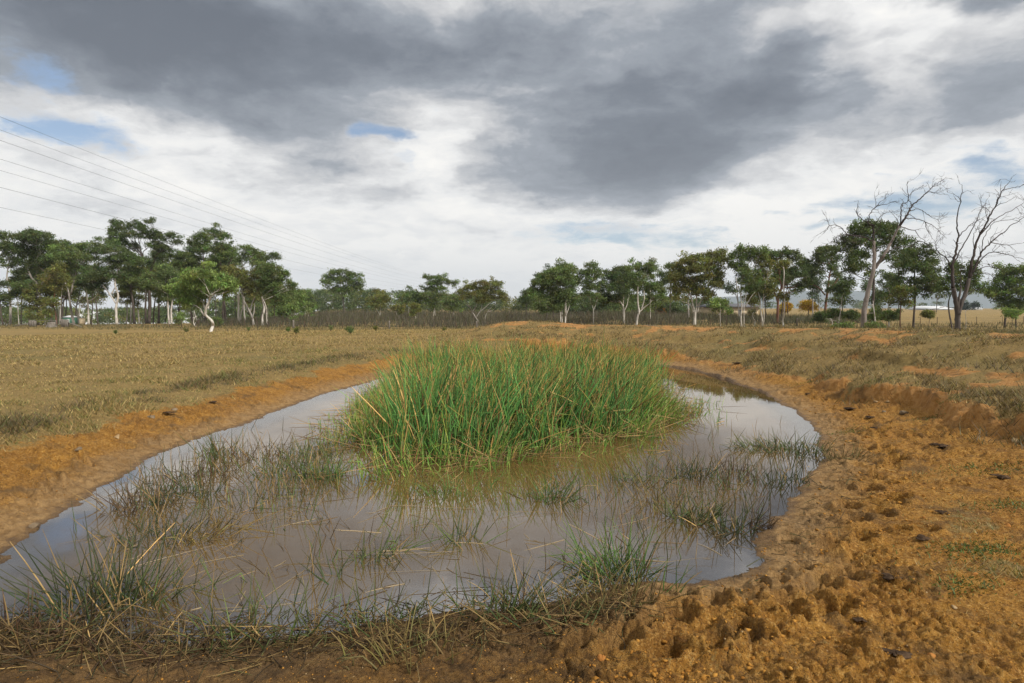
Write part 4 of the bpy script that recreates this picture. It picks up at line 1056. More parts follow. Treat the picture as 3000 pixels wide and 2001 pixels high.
dead_tree('tall pale dead tree with leaning trunk and twisted bare branches', 55, 501,
    [(54, [(655, 1290), (662, 1180), (680, 1070), (712, 930), (740, 830), (745, 740), (742, 640), (745, 590)], 26),
     (34, [(752, 815), (790, 755), (830, 700), (875, 620), (905, 560), (955, 460)], 20)],
    [(22, [(955, 460), (1000, 400), (1035, 340), (1062, 290)], 14), (14, [(1062, 290), (1140, 222), (1190, 175), (1240, 130), (1335, 68)], 3),
     (18, [(745, 590), (735, 530), (735, 470), (690, 430)], 12), (12, [(745, 590), (650, 550), (540, 540), (480, 490), (420, 455), (370, 455), (350, 400)], 3),
     (7, [(540, 540), (460, 540), (400, 580), (372, 632)], 2), (7, [(370, 455), (340, 500), (290, 530)], 2), (10, [(690, 430), (620, 390), (600, 340), (612, 250)], 3),
     (10, [(690, 430), (710, 360), (760, 300), (850, 280), (940, 248)], 3), (6, [(760, 300), (752, 210)], 2), (6, [(760, 300), (800, 260), (840, 225)], 2),
     (13, [(955, 460), (968, 370), (975, 285), (1030, 245), (1020, 130), (1030, 88)], 3), (8, [(1062, 290), (1030, 232), (1065, 180), (1165, 118)], 2),
     (8, [(1140, 222), (1190, 182), (1280, 192), (1372, 202)], 2), (8, [(1035, 340), (1120, 320), (1180, 360), (1250, 400), (1285, 430)], 2),
     (9, [(1000, 400), (1080, 400), (1170, 430), (1250, 470), (1310, 530), (1352, 566)], 2), (7, [(1170, 430), (1200, 520), (1250, 585)], 2),
     (9, [(955, 460), (1080, 500), (1130, 560), (1185, 592)], 2), (11, [(830, 700), (900, 655), (960, 640), (1050, 630), (1110, 590), (1200, 620), (1250, 680), (1310, 700), (1372, 772)], 3),
     (6, [(1050, 630), (1180, 662), (1262, 725)], 2), (6, [(1250, 680), (1300, 740), (1330, 800)], 2), (7, [(735, 470), (800, 380), (860, 350), (950, 345)], 2),
     (7, [(735, 530), (790, 470), (800, 400), (830, 350)], 2), (8, [(650, 550), (600, 600), (520, 590), (430, 620)], 2), (8, [(742, 640), (690, 560), (620, 560), (560, 520)], 2),
     (6, [(1240, 130), (1290, 120), (1310, 70)], 2), (7, [(875, 620), (940, 480), (930, 400), (870, 330)], 2)], 1.6)
dead_tree('dark dead tree with many upswept bare stems at right edge', 46, 502,
    [(58, [(1440, 1362), (1440, 1280), (1440, 1180), (1425, 1090), (1405, 980)], 40), (44, [(1445, 1200), (1470, 1110), (1505, 1030), (1540, 900)], 34), (30, [(1440, 1160), (1455, 1060), (1470, 960)], 14)],
    [(34, [(1405, 980), (1395, 880), (1405, 780), (1430, 650), (1450, 555)], 16), (15, [(1450, 555), (1435, 430), (1462, 260), (1482, 120)], 4),
     (30, [(1540, 900), (1555, 780), (1585, 660), (1612, 560), (1690, 420), (1762, 270), (1820, 165), (1872, 88)], 4), (24, [(1540, 900), (1590, 800), (1640, 690), (1720, 600), (1850, 490), (1995, 385)], 5),
     (14, [(1612, 560), (1700, 450), (1820, 370), (2000, 265)], 4), (14, [(1405, 780), (1480, 640), (1570, 480), (1640, 330), (1692, 240)], 3), (9, [(1450, 555), (1540, 460), (1640, 400), (1702, 358)], 2),
     (11, [(1590, 800), (1700, 690), (1800, 690), (1900, 712), (2010, 745)], 3), (9, [(1720, 600), (1850, 620), (2010, 598)], 3), (7, [(1762, 270), (1790, 212), (1750, 150)], 2), (8, [(1820, 165), (1920, 140), (2010, 108)], 2),
     (9, [(1560, 860), (1680, 800), (1780, 820), (1842, 830)], 2), (8, [(1560, 870), (1700, 862), (1782, 932)], 2), (12, [(1395, 850), (1350, 735), (1282, 682), (1258, 622), (1272, 540)], 3),
     (8, [(1640, 690), (1660, 560), (1740, 440), (1900, 400), (2010, 380)], 3), (8, [(1470, 960), (1475, 800), (1472, 690)], 2), (7, [(1690, 420), (1700, 330), (1640, 300)], 2), (8, [(1585, 660), (1570, 560), (1600, 480), (1660, 400)], 2),
     (7, [(1510, 1060), (1570, 1000), (1640, 990)], 2), (8, [(1430, 1150), (1330, 1140), (1200, 1160)], 2)], 1.3,
    bark='deadgrey', charred=(50, [(1440, 1365), (1440, 1340), (1441, 1312)]))

# ------------------------------------------------------------------ far woodland, scrub and grasses
def build_woodland():
    r = np.random.default_rng(31)
    top_px = [-250, -100, 300, 560, 640, 700, 800, 900, 1060, 1150, 1250, 1330, 1450, 1500, 1560, 1650, 1900, 2080, 2400, 2700, 3050, 3300]
    top_py = [904, 906, 909, 904, 884, 868, 860, 856, 852, 858, 864, 868, 872, 880, 872, 870, 872, 884, 886, 884, 878, 872]
    V, Q, C = [], [], []
    pads = {'dark': [], 'mid': [], 'blue': [], 'olive': []}
    for k in range(520):
        px = r.uniform(640, 2120) if k < 310 else r.uniform(-250, 680) if k < 450 else r.uniform(-250, 3300)
        py = np.interp(px, top_px, top_py) + r.uniform(-3, 9)
        Y = r.uniform(230, 330) if px < 1600 else r.uniform(185, 240) if px < 2120 else r.uniform(480, 620)
        p = at(px, py, Y); g0 = gz(p[0], Y)
        h = max(p[2] - g0, 2.5)
        ra = r.uniform(2.0, 3.6) * (1 + 0.5 * (Y > 400))
        ra = min(ra, 0.5 * h + 1)
        key = ['dark', 'mid', 'blue', 'dark', 'olive'][r.integers(0, 5)]
        zc = g0 + h - 0.35 * ra
        while zc > g0 + 0.4:
            pads[key].append((p[0] + r.normal(0, 1.0), Y + r.normal(0, 1.2), zc, ra, ra, ra * 0.6))
            zc -= ra * 0.95
    parts = []
    for key, ps in pads.items():
        parts.append(leaf_cloud(r, ps, 0.9, 1.4, 0.75, GREEN[key], per=9))
    tr = MB()
    V, Q, C = join(parts)
    me = mesh_np('distant_woodland', V, [Q], {'col': C})
    tag(obj('distant_woodland', me, M['leaf']), 'dark green band of distant woodland beyond the scrub', 'woodland', kind='stuff')
build_woodland()

def scatter(r, n, px0, px1, y0, y1):
    """points between two depths, spread over a horizontal field of view"""
    Y = np.exp(r.uniform(math.log(y0), math.log(y1), n))
    X = r.uniform((px0 - 1500) / F, (px1 - 1500) / F, n) * Y
    return X, Y

def build_scrub():
    r = np.random.default_rng(32)
    X, Y = scatter(r, 74000, 560, 2560, 99, 225)
    cl = fbm(X * 0.35, Y * 0.35, 71, 3)
    k = r.uniform(0, 1, len(X)) < sst(cl, 0.30, 0.5); X, Y, cl = X[k], Y[k], cl[k]
    px = X / Y * F + 1500
    k = (Y < 150) | ((px > 640) & (px < 2150)); X, Y, cl, px = X[k], Y[k], cl[k], px[k]
    z = land(X, Y, False)[0]
    h = (1 + 0.004 * (Y - 100)) * r.uniform(0.6, 1.5, len(X)) * (0.6 + 0.8 * cl) * np.interp(px, [560, 760, 2200, 2560], [0.6, 1.05, 1.0, 0.6])
    col = np.array([0.100, 0.084, 0.058])[None] * np.exp(r.normal(0, 0.28, (len(X), 1))) * (1 + r.normal(0, 0.06, (len(X), 3)))
    gk = r.uniform(0, 1, len(X)) < np.interp(px, [560, 900, 1900, 2400], [0.45, 0.30, 0.30, 0.55])
    col[gk] = np.array([0.075, 0.082, 0.032]) * np.exp(r.normal(0, 0.25, (gk.sum(), 1)))
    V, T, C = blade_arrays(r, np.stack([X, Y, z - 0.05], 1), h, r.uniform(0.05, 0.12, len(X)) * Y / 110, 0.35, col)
    tag(obj('scrub', mesh_np('scrub', V, [T], {'col': C}), M['stem']), 'grey-brown twiggy scrub filling the flat behind the fence', 'scrub', kind='stuff')
    # rank olive grass along the fence and behind the right bank
    X, Y = scatter(r, 30000, -250, 2000, 86, 104)
    k = r.uniform(0, 1, len(X)) < 0.25 + 0.75 * sst(fbm(X * .5, Y * .5, 72, 3), .4, .6) * sst(Y, 86, 93)
    X, Y = X[k], Y[k]
    X2, Y2 = scatter(r, 60000, 1950, 3400, 20, 98)
    e = land(X2, Y2, False)[3]
    k = (e > 6.3) & (r.uniform(0, 1, len(X2)) < 0.35 + 0.65 * fbm(X2 * .4, Y2 * .4, 73, 3)); X2, Y2 = X2[k], Y2[k]
    XA, YA = np.concatenate([X, X2]), np.concatenate([Y, Y2])
    z = land(XA, YA, False)[0]
    h = np.concatenate([r.uniform(0.12, 0.45, len(X)), r.uniform(0.2, 0.62, len(X2))])
    col = np.array([0.105, 0.098, 0.040])[None] * np.exp(r.normal(0, 0.30, (len(XA), 1))) * (1 + r.normal(0, 0.08, (len(XA), 3)))
    st = r.uniform(0, 1, len(XA)) < 0.25
    col[st] = np.array([0.20, 0.15, 0.075]) * np.exp(r.normal(0, 0.2, (st.sum(), 1)))
    V, T, C = blade_arrays(r, np.stack([XA, YA, z - 0.03], 1), h, 0.02 + 0.0006 * YA, 0.35, col)
    tag(obj('rank_grass', mesh_np('rank_grass', V, [T], {'col': C}), M['stem']), 'rank olive grass along the fence and behind the right bank', 'grass', kind='stuff')
build_scrub()

def build_turf():
    r = np.random.default_rng(33)
    n = 520000
    R = np.exp(r.uniform(math.log(4.5), math.log(92), n)) ; A = np.radians(r.uniform(-47, 47, n))
    X, Y = R * np.sin(A), R * np.cos(A)
    z, d, g, e = land(X, Y)
    tu = fbm(X * 1.6, Y * 1.6, 81, 3); tf = fbm(X * 0.45, Y * 0.45, 83, 3)
    right = (e > -0.6) & (X > -2)
    p = np.where(right, g * (0.35 + 0.65 * sst(tu, .35, .55)), g * (0.62 + 0.38 * sst(tu, 0.36, 0.58)))
    # ragged tussocky lip where the field breaks away to the bank
    lip = np.exp(-((d - 2.15) / 0.45) ** 2) * (X < -1) * sst(tf, 0.42, 0.55)
    p = np.maximum(p, lip)
    k = (r.uniform(0, 1, n) < p) & (d > 0.5)
    X, Y, z, d, g, e, tu, tf, right, lip, R = [a[k] for a in (X, Y, z, d, g, e, tu, tf, right, lip, R)]
    m = len(X)
    h = r.uniform(0.018, 0.05, m) * (0.6 + 1.3 * sst(tu, 0.4, 0.7)) * (1 + 0.012 * R) * (1 + 1.2 * lip)
    h = np.where(right & (e < 6), h * 1.25 + 0.05 * np.exp(-((e - 0.6) / 0.5) ** 2), h)
    dry = np.array([0.42, 0.305, 0.125]); olive = np.array([0.22, 0.195, 0.065]); brown = np.array([0.20, 0.135, 0.06]); green = np.array([0.12, 0.15, 0.036]); wiry = np.array([0.155, 0.112, 0.052])
    c = dry[None] * np.ones((m, 1))
    u = r.uniform(0, 1, m)
    c[u < 0.26 + 0.7 * (tf - 0.5)] = olive
    c[(u > 0.70) & (tu > 0.50)] = brown
    c[(u > 0.80) & (d < 4.5) & ~right] = green
    c[right & (u < 0.62)] = wiry
    c[right & (u > 0.86)] = olive
    c[(lip > 0.35) & (u < 0.7)] = np.array([0.13, 0.10, 0.05])
    c *= np.exp(r.normal(0, 0.25, (m, 1)))
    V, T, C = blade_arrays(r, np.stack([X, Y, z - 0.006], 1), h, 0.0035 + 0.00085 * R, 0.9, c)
    tag(obj('dry_grass', mesh_np('dry_grass', V, [T], {'col': C}), M['stem']), 'short dry grass covering the field and the bank', 'grass', kind='stuff')
build_turf()

def build_tussocks():
    r = np.random.default_rng(34)
    n = 90000
    R = np.exp(r.uniform(math.log(7), math.log(30), n)); A = np.radians(r.uniform(-44, 47, n))
    X, Y = R * np.sin(A), R * np.cos(A)
    z, d, g, e = land(X, Y)
    f = fbm(X * 0.8, Y * 0.8, 85, 3); f2 = fbm(X * 3.5, Y * 3.5, 86, 2)
    lipr = np.maximum(np.exp(-((e - 0.42) / 0.26) ** 2), 0.7 * np.exp(-((e - 2.1) / 0.22) ** 2)) * (X > 2) * sst(f, 0.40, 0.54)
    hang = np.exp(-((e + 0.1) / 0.25) ** 2) * (X > 3) * sst(f, 0.54, 0.64)
    lipl = np.exp(-((d - 2.3) / 0.35) ** 2) * (X < -1) * sst(f, 0.44, 0.56) * (Y > 6)
    p = np.maximum(np.maximum(lipr, hang), lipl) * (0.25 + 0.75 * sst(f2, 0.42, 0.56))
    k = r.uniform(0, 1, n) < p
    X, Y, z, R, f2 = X[k], Y[k], z[k], R[k], f2[k]; m = len(X)
    c = np.array([0.115, 0.085, 0.050])[None] * np.exp(r.normal(0, .35, (m, 1))) * (1 + r.normal(0, .05, (m, 3)))
    gk = r.uniform(0, 1, m) < .3; c[gk] = np.array([0.13, 0.125, 0.05]) * np.exp(r.normal(0, .25, (gk.sum(), 1)))
    V, T, C = blade_arrays(r, np.stack([X, Y, z - .01], 1), r.uniform(.06, .19, m) * (0.6 + 0.9 * f2), .005 + .0006 * R, 0.8, c)
    tag(obj('tussocks', mesh_np('tussocks', V, [T], {'col': C}), M['stem']), 'wiry grey-brown tussocks along the broken bank edges', 'grass', kind='stuff')
build_tussocks()

# ------------------------------------------------------------------ reeds in the pond
BED_D = [(725, 1015), (790, 1085), (885, 1105), (1000, 1086), (1100, 1078), (1200, 1066), (1300, 1045), (1400, 1024), (1500, 1008), (1580, 982), (1602, 950), (1562, 900),
         (1505, 856), (1440, 842), (1300, 834), (1100, 836), (980, 845), (912, 866), (830, 912), (758, 962)]
BED = np.array([dz(*p)[:2] for p in BED_D])
def build_reeds():
    r = np.random.default_rng(41)
    lo, hi = BED.min(0), BED.max(0)
    n = 60000
    X, Y = r.uniform(lo[0], hi[0], n), r.uniform(lo[1], hi[1], n)
    ed, _ = seg_dist(X, Y, BED, True)
    ins = in_poly(X, Y, BED)
    ed = np.where(ins, ed, -ed)
    cl = fbm(X * 1.8, Y * 1.8, 91, 3)
    dens = sst(ed + 1.3 * (cl - 0.5), -0.35, 0.6) * (0.35 + 0.65 * sst(cl, 0.35, 0.55)) * np.interp(Y, [7, 10, 14, 22], [1.0, 0.9, 0.5, 0.4])
    k = r.uniform(0, 1, n) < dens * 0.50
    X, Y, ed, cl = X[k], Y[k], ed[k], cl[k]
    m = len(X)
    right = sst(X - 0.16 * (Y - 8), 1.2, 2.4) * (1 - 0.5 * sst(Y, 13, 17)); left = sst(-X - 0.02 * (Y - 8), 1.5, 2.4) * (1 - sst(Y, 12, 15))
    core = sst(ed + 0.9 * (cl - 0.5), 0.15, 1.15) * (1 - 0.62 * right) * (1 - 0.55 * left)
    core = np.maximum(core, 0.85 * sst(Y, 14, 17) * sst(ed, -0.2, 0.3))
    L = (0.30 + 0.84 * core) * r.uniform(0.50, 1.18, m) * (0.65 + 0.7 * fbm(X * .9, Y * .9, 93, 3))
    lean = r.normal(0, 0.15, (m, 2)) + 0.6 * np.stack([fbm(X * 1.1, Y * 1.1, 95, 2) - .5, fbm(X * 1.1, Y * 1.1, 97, 2) - .5], 1) + 0.10 * np.stack([sst(X, -3, 3) * 2 - 1, -0.9 * (1 - sst(Y, 7, 10))], 1) + np.array([0.06, -0.02])
    wild = r.uniform(0, 1, m) < 0.14
    lean[wild] += r.normal(0, 0.45, (wild.sum(), 2))
    d = unit(np.concatenate([lean, np.ones((m, 1))], 1))
    bend = np.concatenate([r.normal(0, 0.12, (m, 2)) + 0.3 * lean, -np.abs(r.normal(0, 0.05, (m, 1)))], 1)
    u = r.uniform(0, 1, m)
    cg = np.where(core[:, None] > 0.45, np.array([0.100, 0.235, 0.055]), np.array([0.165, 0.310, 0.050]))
    cg = cg * np.exp(r.normal(0, 0.42, (m, 1))) * (1 + r.normal(0, 0.08, (m, 3)))
    cg = np.clip(cg, 0.012, np.array([0.30, 0.44, 0.13]))
    yel = (u < 0.16); cg[yel] = np.array([0.24, 0.28, 0.055]) * np.exp(r.normal(0, .2, (yel.sum(), 1)))
    straw = (u > 0.88); cg[straw] = np.array([0.58, 0.38, 0.14]) * np.exp(r.normal(0, .25, (straw.sum(), 1)))
    brown = (u > 0.86) & (u <= 0.90); cg[brown] = np.array([0.20, 0.10, 0.04])
    ct = cg.copy()
    tip = r.uniform(0, 1, m) < np.interp(Y, [8, 12, 16], [0.32, 0.48, 0.65])
    ct[tip] = np.array([0.50, 0.28, 0.085]) * np.exp(r.normal(0, .25, (tip.sum(), 1)))
    pale = (core < 0.4) & (r.uniform(0, 1, m) < 0.35); ct[pale] = np.array([0.55, 0.52, 0.25])
    kink = np.where(r.uniform(0, 1, m) < 0.13, r.uniform(0.45, 0.8, m), 2.0)
    kd = unit(np.concatenate([r.normal(0, 1, (m, 2)), r.uniform(-0.7, 0.2, (m, 1))], 1))
    rad = r.uniform(0.0055, 0.0110, m) * (0.7 + 0.45 * core)
    base = np.stack([X, Y, np.full(m, -0.06)], 1)
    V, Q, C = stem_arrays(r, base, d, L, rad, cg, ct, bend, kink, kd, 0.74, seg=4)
    # last year's collapsed stalks at the foot of the bed
    m2 = 3000
    i = r.integers(0, m, m2)
    b2 = base[i] + np.concatenate([r.normal(0, .12, (m2, 2)), r.uniform(0.06, 0.16, (m2, 1))], 1)
    d2 = unit(np.concatenate([r.normal(0, 1, (m2, 2)), np.abs(r.normal(0, 0.22, (m2, 1)))], 1))
    c2 = np.array([0.34, 0.22, 0.09]) * np.exp(r.normal(0, .35, (m2, 1))) * np.ones((1, 3)); c2[::4] = np.array([0.14, 0.085, 0.04])
    p2 = stem_arrays(r, b2, d2, r.uniform(0.25, 0.8, m2), r.uniform(.004, .007, m2), c2, c2, None, seg=2)
    V, Q, C = join([(V, Q, C), p2])
    tag(obj('reed_bed', mesh_np('reed_bed', V, [Q], {'col': C}), M['stem']), 'dense tall green reed bed standing in the middle of the pond', 'reeds', kind='stuff')
build_reeds()

PAL = {'green': ((0.085, 0.15, 0.035), (0.15, 0.17, 0.05)), 'dark': ((0.052, 0.070, 0.026), (0.10, 0.085, 0.04)), 'straw': ((0.17, 0.13, 0.045), (0.27, 0.19, 0.075)),
       'brown': ((0.10, 0.068, 0.034), (0.16, 0.10, 0.05)), 'mix': ((0.078, 0.105, 0.032), (0.24, 0.17, 0.07))}
def clump(label, x, y, n, h, sp, pal, broken=0.25, seed=0, lean=(0, 0), splay=0.55, straw=0.17, group='rush clumps in and around the pond'):
    r = np.random.default_rng(5000 + seed)
    n = max(9, int(n * (0.95 if y < 1330 else 0.5)))
    c = dz(x, y, 0.0)
    a, q = r.uniform(0, 6.283, n), np.sqrt(r.uniform(0, 1, n)) * (0.7 + 0.6 * r.uniform(0, 1, n))
    sp = sp * 1.15
    off = np.stack([np.cos(a) * q * sp, np.sin(a) * q * sp * 0.8], 1)
    P = c[:2] + off
    z = land(P[:, 0], P[:, 1])[0]
    zc = max(gz(c[0], c[1]), -0.02)
    loc = np.array([c[0], c[1], zc])
    base = np.stack([P[:, 0], P[:, 1], np.maximum(z - 0.02, -0.06)], 1) - loc
    dirs = off / (sp + 1e-6) * splay * 0.6 + r.normal(0, 0.34, (n, 2)) + np.array(lean)
    d = unit(np.concatenate([dirs, np.ones((n, 1)) * r.uniform(0.55, 1.0, (n, 1))], 1))
    L = h * r.uniform(0.35, 1.25, n) * (1 if y < 1330 else 0.88)
    cb = np.array(PAL[pal][0]) * np.exp(r.normal(0, .3, (n, 1))) * (1 + r.normal(0, .08, (n, 3)))
    ct = np.array(PAL[pal][1]) * np.exp(r.normal(0, .3, (n, 1)))
    s = r.uniform(0, 1, n) < straw
    cb[s] = np.array([0.26, 0.175, 0.07]) * np.exp(r.normal(0, .35, (s.sum(), 1))); ct[s] = cb[s]
    kink = np.where(r.uniform(0, 1, n) < broken, r.uniform(0.3, 0.7, n), 2.0)
    kd = unit(np.concatenate([r.normal(0, 1, (n, 2)), r.uniform(-0.9, -0.1, (n, 1))], 1))
    bend = np.concatenate([r.normal(0, .07, (n, 2)) + 0.15 * dirs, -np.abs(r.normal(0.0, .05, (n, 1)))], 1)
    V, Q, C = stem_arrays(r, base, d, L, r.uniform(.0034, .0060, n), cb, ct, bend, kink, kd, 0.7)
    V[:, 2] = np.maximum(V[:, 2], -0.05 - loc[2]) if zc <= 0.0 else V[:, 2]
    o = obj('rush_clump', mesh_np('rush_clump', V, [Q], {'col': C}), M['stem'], None, loc)
    return tag(o, label, 'rushes', group)
CL = [
 ('big dark rush clump arching out from the left near shore', 235, 1385, 260, .62, .26, 'dark', .15, (-.15, .1)),
 ('rush clump just right of the big left clump, half straw', 320, 1375, 150, .46, .22, 'mix', .3, (.2, 0)),
 ('spiky dark rush clump nearest the left shore', 320, 1165, 95, .42, .30, 'brown', .3, (-.1, 0)),
 ('sparse standing rushes right of the spiky left clump', 420, 1140, 130, .40, .34, 'dark', .35, (0, 0)),
 ('green-tipped rush tuft by the shaded left shore water', 500, 1045, 70, .46, .20, 'mix', .2, (0, 0)),
 ('tangled brown rushes left of the reed bed', 470, 1090, 110, .40, .34, 'brown', .4, (0, 0)),
 ('sparse brown rushes in bright water left of reeds', 590, 1050, 80, .40, .34, 'brown', .35, (0, 0)),
 ('green rush clump standing left of the reed bed', 740, 1095, 150, .36, .20, 'green', .2, (0, 0)),
 ('thin green rushes between left clumps and the reed bed', 650, 1085, 120, .40, .34, 'mix', .3, (0, 0)),
 ('loose rushes at the left foot of the reed bed', 720, 1045, 110, .38, .34, 'mix', .25, (0, 0)),
 ('flattened straw rushes floating in the left shallows', 470, 1225, 90, .42, .24, 'straw', .7, (.5, 0)),
 ('low dark rushes in the water below the left clumps', 360, 1230, 110, .34, .34, 'dark', .45, (.1, 0)),
 ('few upright green blades in the centre-left water', 850, 1290, 34, .34, .14, 'mix', .2, (0, 0)),
 ('fan of leaning green blades in the centre water', 895, 1262, 22, .36, .08, 'green', .2, (.35, 0)),
 ('three dark blades rising from the left open water', 770, 1325, 12, .32, .08, 'dark', .3, (-.3, 0)),
 ('thin rushes with long reflections below the reed bed', 1065, 1245, 36, .40, .13, 'mix', .25, (0, 0)),
 ('leaning pale-green rush tuft in front of the reed bed', 1270, 1145, 90, .42, .16, 'green', .3, (.25, -.1)),
 ('sparse thin rushes at the front of the reed bed', 1050, 1130, 90, .30, .34, 'green', .25, (0, 0)),
 ('bent rushes off the right front of the reed bed', 1470, 1110, 70, .40, .28, 'mix', .4, (.2, 0)),
 ('sparse dark rushes in the right open water', 1590, 1090, 70, .36, .26, 'dark', .4, (0, 0)),
 ('compact green rush clump with fanned reflection at right', 1590, 1192, 110, .36, .15, 'mix', .2, (0, 0)),
 ('drowned stalks fanning right of the compact clump', 1520, 1155, 60, .40, .22, 'straw', .5, (-.3, 0)),
 ('dark rush tuft near the right muddy shore', 1685, 1222, 60, .34, .12, 'dark', .35, (0, 0)),
 ('broken dark rushes touching the right mud', 1735, 1205, 50, .30, .14, 'brown', .5, (.1, 0)),
 ('low rush clump lining the right shore', 1820, 1035, 220, .34, .40, 'mix', .35, (-.15, 0)),
 ('rush clump leaning over bright water from the right shore', 1745, 1030, 120, .36, .26, 'mix', .3, (-.3, 0)),
 ('dark tangled rushes below the right shore clump', 1780, 1105, 110, .34, .34, 'dark', .5, (-.1, 0)),
 ('scattered stalks on mud right of the shore clump', 1930, 1060, 90, .24, .28, 'straw', .5, (.1, 0)),
 ('thin bent stalks in the water left of the right shore clump', 1690, 1085, 60, .34, .28, 'brown', .5, (0, 0)),
 ('tall green rush clump on the near right shore', 1415, 1318, 170, .46, .20, 'green', .25, (-.1, .1)),
 ('straw-coloured rushes at the foot of the near right clump', 1400, 1395, 230, .30, .28, 'straw', .4, (0, 0)),
 ('upright green rush clump on the near shore, centre', 1150, 1405, 150, .38, .22, 'mix', .15, (0, 0)),
 ('half-dead rush clump on the near shore, centre-left', 870, 1425, 150, .32, .28, 'mix', .3, (0, 0)),
 ('upright straw and green rush clump, near shore left', 620, 1445, 260, .36, .34, 'mix', .25, (0, 0)),
 ('low brown rushes in the dark lower left corner', 60, 1480, 300, .34, .34, 'brown', .35, (0, 0)),
 ('straggling dark rushes along the bottom edge, left', 330, 1500, 260, .30, .34, 'brown', .4, (0, 0)),
 ('dry rush tuft along the bottom edge, centre', 960, 1500, 240, .26, .32, 'straw', .4, (0, 0)),
 ('lone bent green blades at the edge of the right mud', 1545, 1372, 16, .30, .07, 'green', .25, (.3, 0)),
 ('short rush tuft among straw right of the centre clump', 1280, 1440, 130, .26, .26, 'mix', .3, (0, 0)),
]
for k, (lab, x, y, n, h, sp, pal, br, ln) in enumerate(CL):
    clump(lab, x, y, n, h, sp, pal, br, k, ln)

def build_stalks():
    r = np.random.default_rng(52)
    n = 2600
    dx = np.concatenate([r.normal(560, 190, n // 2), r.uniform(300, 1750, n // 4), r.normal(1600, 110, n - n // 2 - n // 4)])
    dy = np.concatenate([r.normal(1090, 55, n // 2), r.uniform(1060, 1400, n // 4), r.normal(1100, 50, n - n // 2 - n // 4)])
    P = np.array([dz(a, b)[:2] for a, b in zip(dx, np.maximum(dy, 940))])
    sd = pond_sd(P[:, 0], P[:, 1]); cl = fbm(P[:, 0] * 2.2, P[:, 1] * 2.2, 99, 3)
    k = (sd < -0.12) & (r.uniform(0, 1, n) < sst(cl, 0.38, 0.56)) ; P = P[k]; m = len(P)
    base = np.concatenate([P, np.full((m, 1), -0.06)], 1)
    d = unit(np.concatenate([r.normal(0, .33, (m, 2)), np.ones((m, 1))], 1))
    c = np.array([(0.085, 0.125, 0.035), (0.06, 0.07, 0.028), (0.13, 0.085, 0.04), (0.26, 0.18, 0.08)])[r.integers(0, 4, m)] * np.exp(r.normal(0, .25, (m, 1)))
    kink = np.where(r.uniform(0, 1, m) < .3, r.uniform(.3, .7, m), 2.0)
    kd = unit(np.concatenate([r.normal(0, 1, (m, 2)), r.uniform(-.6, .1, (m, 1))], 1))
    V, Q, C = stem_arrays(r, base, d, r.uniform(.12, .42, m), r.uniform(.0028, .0052, m), c, c * np.array([1.3, 1.0, .9]), None, kink, kd)
    tag(obj('standing_stalks', mesh_np('standing_stalks', V, [Q], {'col': C}), M['stem']), 'single thin rush stalks standing scattered through the shallows', 'rushes', kind='stuff')
build_stalks()

def build_litter():
    r = np.random.default_rng(51)
    parts = []
    def strew(n, xy, L, col, lift=0.012, tilt=0.10, rad=(.0022, .004)):
        X, Y = xy
        z = np.maximum(land(X, Y)[0], 0.0)
        b = np.stack([X, Y, z + lift * r.uniform(0.3, 1.6, n)], 1)
        d = unit(np.concatenate([r.normal(0, 1, (n, 2)), r.normal(0.02, tilt, (n, 1))], 1))
        c = np.array(col)[r.integers(0, len(col), n)] * np.exp(r.normal(0, .3, (n, 1)))
        bend = np.concatenate([r.normal(0, .14, (n, 2)), -np.abs(r.normal(0, .03, (n, 1)))], 1)
        kink = np.where(r.uniform(0, 1, n) < .25, r.uniform(.3, .8, n), 2.0)
        kd = unit(np.concatenate([r.normal(0, 1, (n, 2)), r.normal(0, .05, (n, 1))], 1))
        parts.append(stem_arrays(r, b, d, r.uniform(L[0], L[1], n), r.uniform(rad[0], rad[1], n), c, c, bend, kink, kd))
    straw = [(0.26, 0.175, 0.065), (0.15, 0.095, 0.036), (0.085, 0.052, 0.022), (0.085, 0.085, 0.03), (0.06, 0.04, 0.018)]
    n = 1200                                   # near shore mat
    t = r.uniform(0, 1, n)
    dx = -60 + 1520 * t; dy = np.interp(dx, [-60, 250, 600, 950, 1250, 1450], [1470, 1478, 1470, 1445, 1420, 1392]) + r.normal(0, 34, n)
    p = np.array([dz(a, b, .04) for a, b in zip(dx, dy)])
    strew(n, (p[:, 0], p[:, 1]), (.08, .42), straw, 0.02, 0.22)
    n = 240                                    # floating on the open water
    dx, dy = r.uniform(250, 1700, n), r.uniform(1120, 1400, n)
    p = np.array([dz(a, b) for a, b in zip(dx, dy)])
    k = pond_sd(p[:, 0], p[:, 1]) < -0.1; p = p[k]
    strew(len(p), (p[:, 0], p[:, 1]), (.06, .75), [(0.30, 0.23, 0.13), (0.24, 0.17, 0.09), (0.36, 0.28, 0.17), (0.15, 0.10, 0.05)], 0.001, 0.008, (.0016, .0036))
    n = 160                                    # stranded on the right mud
    Y = r.uniform(4, 9, n); X = np.interp(Y, [4, 4.6, 5.2, 7.5, 9], [1.4, 1.9, 2.5, 4.2, 5.0]) + np.abs(r.normal(0, .35, n))
    strew(n, (X, Y), (.06, .35), straw, 0.012, 0.06)
    V, Q, C = join(parts)
    tag(obj('reed_litter', mesh_np('reed_litter', V, [Q], {'col': C}), M['stem']), 'dead reed stalks strewn over the near shore and water', 'reed litter', kind='stuff')
build_litter()

